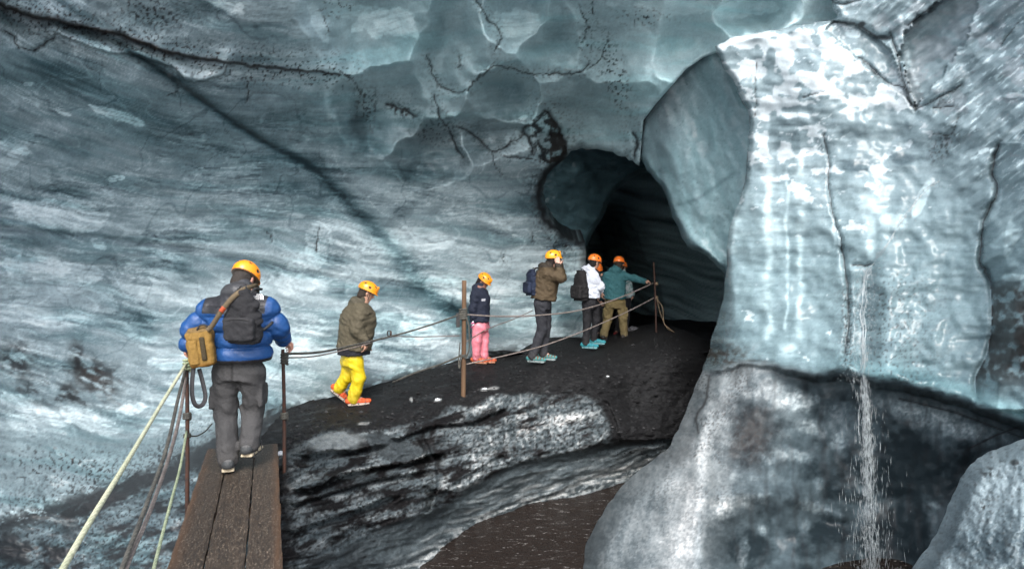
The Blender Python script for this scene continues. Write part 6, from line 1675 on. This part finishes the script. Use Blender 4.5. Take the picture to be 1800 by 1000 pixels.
# ------------------------------------------------------------------ packs and bags
def pack(label, d0, c, half, rz, col, taper=0.75, group='packs carried by the walkers', tilt=0.0, straps=True):
    e = empty('backpack', at(c[0], c[1], d0 + c[2]))
    e.rotation_euler = (tilt, 0, rz)
    tag(e, label, 'backpack', group)
    W, D, Hh = half
    f = Field((-W * 1.2, -D * 1.4, -Hh * 1.1), (W * 1.2, D * 1.4, Hh * 1.1), 0.010)
    f.loft((0, 0, -Hh), (0, 0, Hh), [(0, W * 0.86, D * 0.9), (0.12, W, D), (0.45, W * 0.98, D), (0.8, W * (0.35 + 0.6 * taper), D * 0.8), (1.0, W * taper * 0.62, D * 0.5)], (1, 0, 0), 0.02)
    f.folds(0.014, 0.10, 0.07, int(c[0]) % 40)
    solid('pack_body', f, CLOTH, e, col)
    f = Field((-W, -D * 1.7, -Hh), (W, 0, Hh * 0.4), 0.010)
    f.box((0, -D * 0.95, -Hh * 0.42), (W * 0.80, D * 0.36, Hh * 0.45), D * 0.3, 0); f.folds(0.010, 0.08, 0.05, 11 + int(c[0]) % 30)
    pk = solid('front_pocket', f, CLOTH, e, tuple(min(1, v * 1.25 + 0.003) for v in col))
    tube('zip', [(-W * 0.62, -D * 1.26, -Hh * 0.06), (0, -D * 1.33, Hh * 0.0), (W * 0.62, -D * 1.26, -Hh * 0.06)], 0.0045, BLACKP, pk, 5)
    tube('haul_loop', [(-0.03, D * 0.35, Hh * 0.96), (-0.02, D * 0.3, Hh * 1.10), (0.02, D * 0.3, Hh * 1.10), (0.03, D * 0.35, Hh * 0.96)], 0.007, BLACKP, e, 6)
    if straps:
        for s in (-1, 1):
            tube('shoulder_strap', [(s * W * 0.42, D * 0.5, Hh * 0.84), (s * W * 0.60, D * 1.35, Hh * 1.10), (s * W * 0.80, D * 2.6, Hh * 0.95), (s * W * 0.9, D * 3.0, Hh * 0.2), (s * W * 1.0, D * 1.6, -Hh * 0.62), (s * W * 0.8, D * 0.5, -Hh * 0.85)], 0.016, BLACKP, e, 6)
    return e
bpack = pack('black backpack on the blue puffer jacket', 5.5, (427, 556, -0.285), (0.150, 0.085, 0.215), 0.0, (0.014, 0.014, 0.016), 0.55, tilt=0.10, straps=False)
for pts in ([(0.05, 0.02, 0.17), (0.065, 0.10, 0.205), (0.08, 0.20, 0.19)], [(-0.05, 0.02, 0.17), (-0.07, 0.10, 0.20), (-0.085, 0.20, 0.18)], [(0.12, 0.0, -0.13), (0.165, 0.06, -0.10), (0.19, 0.12, -0.07)], [(-0.12, 0.0, -0.13), (-0.165, 0.06, -0.11), (-0.19, 0.12, -0.09)]):
    tube('shoulder_strap', pts, 0.012, BLACKP, bpack, 6)
pack('navy backpack on the brown jacket', 10.5, (935, 496, 0.0), (0.155, 0.09, 0.205), math.radians(-68), (0.010, 0.016, 0.036), 0.8)
pack('black backpack on the white jacket', 11.75, (1021, 502, -0.10), (0.165, 0.115, 0.265), math.radians(-52), (0.013, 0.012, 0.013), 0.8)

# shoulder bag on its wide strap
bag = empty('shoulder_bag', at(354, 609, 5.27)); bag.rotation_euler = (0.05, math.radians(-7), math.radians(12))
tag(bag, 'mustard tan shoulder bag hanging at the left hip of the blue jacket', 'shoulder bag')
TANC = (0.215, 0.125, 0.030)
f = Field((-0.13, -0.11, -0.2), (0.13, 0.11, 0.2), 0.008)
f.box((0, 0, -0.01), (0.098, 0.075, 0.150), 0.035); f.box((0.0, 0, 0.115), (0.085, 0.068, 0.045), 0.03, 0.02); f.folds(0.008, 0.08, 0.06, 5)
bo = solid('bag_body', f, CLOTH, bag, lambda V: paint(V, TANC, ((V[:, 2] < -0.125), (0.20, 0.10, 0.02)), (V[:, 2] > 0.125, (0.16, 0.10, 0.035))))
f = Field((-0.09, -0.13, -0.14), (0.09, -0.05, 0.14), 0.007)
f.box((0.03, -0.078, -0.01), (0.020, 0.010, 0.095), 0.006)
solid('webbing_panel', f, CLOTH, bag, (0.045, 0.033, 0.016), 0)
f = Field((-0.1, -0.12, -0.14), (0.1, -0.04, 0.14), 0.008)
f.box((-0.045, -0.074, -0.03), (0.035, 0.012, 0.10), 0.010); f.folds(0.004, 0.05, 0.04, 3)
solid('front_pocket', f, CLOTH, bag, TANC, 0)
def ribbon(name, pts, w, mat, parent, wdir_=(0, 0, 1), thick=0.004):
    """flat webbing following points"""
    C = np.array(smooth_line([tuple(p) for p in pts], 6)); T = np.gradient(C, axis=0); T /= np.linalg.norm(T, axis=1)[:, None]
    W = np.cross(T, np.array(wdir_, float)); W /= np.linalg.norm(W, axis=1)[:, None]; N = np.cross(W, T)
    V = np.stack([C - W * w / 2 + N * thick, C + W * w / 2 + N * thick, C + W * w / 2 - N * thick, C - W * w / 2 - N * thick], 1).reshape(-1, 3)
    n = len(C); I = np.arange(n * 4).reshape(n, 4); J = np.roll(I, -1, axis=1)
    F = np.stack([I[:-1], J[:-1], J[1:], I[1:]], -1).reshape(-1, 4)
    F = np.concatenate([F, [[I[0, 3], I[0, 2], I[0, 1], I[0, 0]], [I[-1, 0], I[-1, 1], I[-1, 2], I[-1, 3]]]])
    return new_mesh(name, V, F, mat, parent)
WEB = plain_mat('tan webbing', (0.080, 0.058, 0.032), (0.125, 0.092, 0.052), 60, 0.85)
inv = (Matrix.Translation(bag.location) @ bag.rotation_euler.to_matrix().to_4x4()).inverted()
loc = lambda px, py, d: tuple(inv @ at(px, py, d))
ribbon('strap', [loc(361, 582, 5.22), loc(371, 575, 5.20), loc(388, 549, 5.15), loc(408, 524, 5.13), loc(428, 509, 5.19), loc(446, 503, 5.36), loc(452, 504, 5.50), loc(452, 515, 5.68)], 0.038, WEB, bag, (0, 1, 0.0))
ORB = plain_mat('orange buckle', (0.40, 0.07, 0.02), (0.30, 0.05, 0.02), 40, 0.5)
ribbon('buckle', [loc(388, 548, 5.142), loc(391, 544, 5.138), loc(394, 540, 5.135)], 0.037, ORB, bag, (0, 1, 0))
BWEB = plain_mat('black webbing', (0.016, 0.016, 0.018), (0.03, 0.03, 0.034), 60, 0.8)
ribbon('hanging_strap', [loc(341, 640, 5.26), loc(338, 668, 5.24), loc(338, 695, 5.22), loc(344, 712, 5.22), loc(355, 712, 5.24), loc(361, 698, 5.26), loc(357, 675, 5.28), loc(350, 648, 5.28)], 0.034, BWEB, bag, (0.35, 1, 0))
ribbon('clip_strap', [loc(346, 580, 5.2), loc(352, 572, 5.19), loc(362, 572, 5.2), loc(368, 580, 5.22)], 0.014, BWEB, bag, (0, 1, 0))

# maker's mark on the blue jacket: white lettering beside a quarter dome of three arcs
WHITE = plain_mat('white embroidery', (0.75, 0.75, 0.77), (0.8, 0.8, 0.8), 80, 0.8)
def mark(parent, o0, px, py, d, w, rz, colour=WHITE):
    """three lines of small letters and a quarter dome of arcs, embroidered"""
    root = empty('maker_mark', np.array(at(px, py, d)) - np.array(o0)); root.parent = parent
    root.rotation_euler = (math.radians(90) - 0.35, 0, rz)
    for k, word in enumerate(('THE', 'NORTH', 'FACE')):
        cu = bpy.data.curves.new('lettering', 'FONT'); cu.body = word; cu.size = w * 0.36; cu.extrude = 0.001; cu.align_x = 'RIGHT'
        cu.materials.append(colour)
        tmp = bpy.data.objects.new('lettering', cu)
        me = bpy.data.meshes.new_from_object(tmp); bpy.data.objects.remove(tmp)
        if not me.materials: me.materials.append(colour)
        t = bpy.data.objects.new('lettering', me); COL.objects.link(t); t.parent = root; t.location = (w * 0.42, w * (0.22 - 0.30 * k), 0.0)
    V = []; F = []
    for k, (r0, r1) in enumerate(((0.10, 0.24), (0.32, 0.46), (0.54, 0.68))):
        n0 = len(V)
        for a in np.linspace(0, math.pi / 2, 9):
            for q in (r0, r1): V.append((w * (0.50 + q * math.cos(a)), w * (-0.40 + q * math.sin(a) * 1.25), 0.001))
        for i in range(8): F.append((n0 + 2*i, n0 + 2*i + 1, n0 + 2*i + 3, n0 + 2*i + 2))
    new_mesh('dome_arcs', V, F, colour, root, smooth=False)
    return root

# ------------------------------------------------------------------ falling meltwater
m, nt, b = node_mat('white falling water')
b.inputs['Base Color'].default_value = (0.72, 0.78, 0.80, 1)
b.inputs['Roughness'].default_value = 0.12
b.inputs['Transmission Weight'].default_value = 0.6
b.inputs['IOR'].default_value = 1.33
WATER = m
fall = empty('waterfall', at(1520, 465, 7.2))
tag(fall, 'thin ribbon of meltwater falling in drops down the ice pillar', 'waterfall')
def pd(px, py): return float(p_depth(np.array([px], float), np.array([py], float))[0])
fo = np.array(fall.location)
path_w = [(1534, 462), (1528, 470), (1522, 482), (1519, 505), (1520, 530), (1516, 552), (1519, 580), (1515, 612), (1519, 640)]
dtop = min(pd(*q) for q in path_w)
wr_ = random.Random(3)
for k in range(6):
    x0 = 1518 + wr_.gauss(0, 6); n_s = wr_.randint(5, 9); y0 = wr_.uniform(600, 820); ln = wr_.uniform(90, 240)
    tube('water_strand', [np.array(at(x0 + 14 * (y0 + ln * i / n_s - 600) / 440 + wr_.gauss(0, 1.2), y0 + ln * i / n_s, 7.1)) - fo for i in range(n_s)], [wr_.uniform(0.0006, 0.003) for _ in range(n_s)], WATER, fall, 5, 4)
for k in range(4):
    i0 = wr_.choice((0, 0, 0, 1, 2, 3, 4)); i1 = wr_.choice((6, 7, 8, 9)) if i0 < 3 else 9
    dx = wr_.gauss(0, 3.0)
    seg = path_w[i0:i1]
    if len(seg) < 3: seg = path_w[:5]
    tube('water_strand', [np.array(at(x + dx + wr_.gauss(0, 2.2), y, min(pd(x + dx, y) - 0.02, 7.6))) - fo for x, y in seg], [wr_.uniform(0.0015, 0.006) for _ in seg], WATER, fall, 6, 6)
upper_w = [(1652, 318), (1624, 338), (1604, 365), (1584, 390), (1572, 412), (1556, 440), (1534, 463)]
for k in range(3):
    dx = wr_.gauss(0, 4)
    tube('water_strand', [np.array(at(x + dx + wr_.gauss(0, 2.5), y, pd(x + dx, y) - 0.008)) - fo for x, y in upper_w], [wr_.uniform(0.001, 0.005) for _ in upper_w], WATER, fall, 6, 5)
rr = random.Random(12)
def drops(name, n, gen, parent, off, mat):
    V = []; F = []
    for _ in range(n):
        p, ln, rd, ang = gen()
        c = np.array(p) - off
        ax = np.array([math.sin(ang), 0, -math.cos(ang)]); n0 = len(V)
        u = np.array([math.cos(ang), 0, math.sin(ang)]); w = np.array([0, 1, 0])
        V += [c - ax * ln, c + u * rd, c + w * rd, c - u * rd, c - w * rd, c + ax * ln * 0.7]
        F += [(n0, n0+1, n0+2, n0+2), (n0, n0+2, n0+3, n0+3), (n0, n0+3, n0+4, n0+4), (n0, n0+4, n0+1, n0+1), (n0+5, n0+2, n0+1, n0+1), (n0+5, n0+3, n0+2, n0+2), (n0+5, n0+4, n0+3, n0+3), (n0+5, n0+1, n0+4, n0+4)]
    F = [f[:3] for f in F]
    o = new_mesh(name, V, F, mat, parent)
    o['kind'] = 'stuff'
    return o
def gen_fall():
    t = rr.random() ** 0.8
    y = 600 + 440 * t
    spread = 4 + 20 * t
    core = rr.random() < 0.72
    x = 1518 + 16 * t + rr.gauss(0, spread * (0.45 if core else 1.35))
    d = 7.15 - 0.25 * t + rr.gauss(0, 0.10)
    return at(x, y, d), rr.uniform(0.012, 0.10), rr.uniform(0.0010, 0.0026), rr.gauss(0.02, 0.12)
drops('droplets', 2100, gen_fall, fall, fo, WATER)
def gen_spray():
    t = rr.random()
    x0 = np.interp(t, [0, 1], [1525, 1512]); y = 470 + 200 * t
    x = x0 + rr.gauss(0, 7 + 12 * t); 
    return at(x, y, 7.15 + rr.gauss(0, 0.06)), rr.uniform(0.004, 0.025), rr.uniform(0.0012, 0.003), rr.gauss(0, 0.5)
drops('spray', 900, gen_spray, fall, fo, WATER)
uq = [(np.interp(i / 239, np.linspace(0, 1, 7), [q[0] for q in upper_w]) + rr.gauss(0, 9), np.interp(i / 239, np.linspace(0, 1, 7), [q[1] for q in upper_w]) + rr.gauss(0, 6)) for i in range(240)]
ud = p_depth(np.array([q[0] for q in uq]), np.array([q[1] for q in uq]))
ui = iter(zip(uq, ud))
def gen_upper():
    (x, y), d = next(ui)
    return at(x, y, float(d) - 0.012), rr.uniform(0.004, 0.022), rr.uniform(0.001, 0.003), rr.gauss(-0.5, 0.4)
drops('spray', 240, gen_upper, fall, fo, WATER)

# ------------------------------------------------------------------ stones and ice chips on the ash
def lump(name, c, r, mat, col, seed, parent=None, flat=0.7):
    f = Field(-1.6 * np.array([r, r, r]), 1.6 * np.array([r, r, r]), r / 9)
    f.ell((0, 0, 0), (r, r * 0.85, r * flat), 0.0); f.folds(r * 0.35, r * 0.7, r * 0.6, seed, band=r)
    V, F = f.mesh()
    o = new_mesh(name, V, F, mat, parent, cols=np.tile([*col, 0.5], (len(V), 1)))
    o.location = c
    return o
blk = lump('ice_block', at(1113, 580, 13.3), 0.11, ASH, (0.10, 0.10, 0.11), 3); tag(blk, 'small grey ice block by the boots at the tunnel entrance', 'ice block')
for px, py, r_, lab in ((770, 703, 0.035, 'white ice chip on the ash left of the wooden pole'), (852, 684, 0.035, 'flat grey ice chip on the ash right of the wooden pole'), (494, 797, 0.045, 'white ice chip at the foot of the right rusty rod'), (1068, 662, 0.022, 'tiny pale stone on the ash slope below the last walkers')):
    q = bank_z(px, py)
    o = lump('ice_chip', q + Vector((0, -0.02, 0.01)), r_, ICE, (0.62, 0.65, 0.68), px % 17, flat=0.4)
    tag(o, lab, 'ice chip', 'ice chips on the ash')
V = []; F = []; C = []
pr = random.Random(8)
gx = np.array([pr.uniform(500, 1235) for _ in range(4200)]); gy = np.array([pr.uniform(590, 800) for _ in range(4200)])
ok = inside(gx, gy, G_POLY) & (side(gx, gy, CREST) < 3) | (gx > 1085) & inside(gx, gy, G_POLY)
gx, gy = gx[ok], gy[ok]; gd = g_depth(gx, gy)
for x, y, d in zip(gx, gy, gd):
    c = np.array(at(x, y, d)); r_ = pr.choice((0.005, 0.007, 0.009, 0.012, 0.016, 0.016, 0.022, 0.036 if pr.random() < 0.2 else 0.01)) * pr.uniform(0.7, 1.2); n0 = len(V)
    for ax_ in ((1, 0, 0), (0, 1, 0), (0, 0, 1), (-1, 0, 0), (0, -1, 0), (0, 0, -1)):
        V.append(c + np.array(ax_) * r_ * np.array([pr.uniform(0.7, 1.4), pr.uniform(0.7, 1.3), pr.uniform(0.4, 0.9)]))
    F += [(n0+a, n0+b, n0+2) for a, b in ((0, 1), (1, 3), (3, 4), (4, 0))] + [(n0+b, n0+a, n0+5) for a, b in ((0, 1), (1, 3), (3, 4), (4, 0))]
    g_ = pr.choice((0.010, 0.014, 0.02, 0.03, 0.05)) * pr.uniform(0.8, 1.2)
    C += [[g_, g_, g_ * 1.05, 0.3]] * 6
gv = new_mesh('gravel', V, F, ASH, cols=C, smooth=False)
tag(gv, 'fine black and grey gravel strewn over the ash path', 'gravel', kind='stuff')

mark(bp, bp.location, 452, 522, 5.285, 0.055, -0.25)
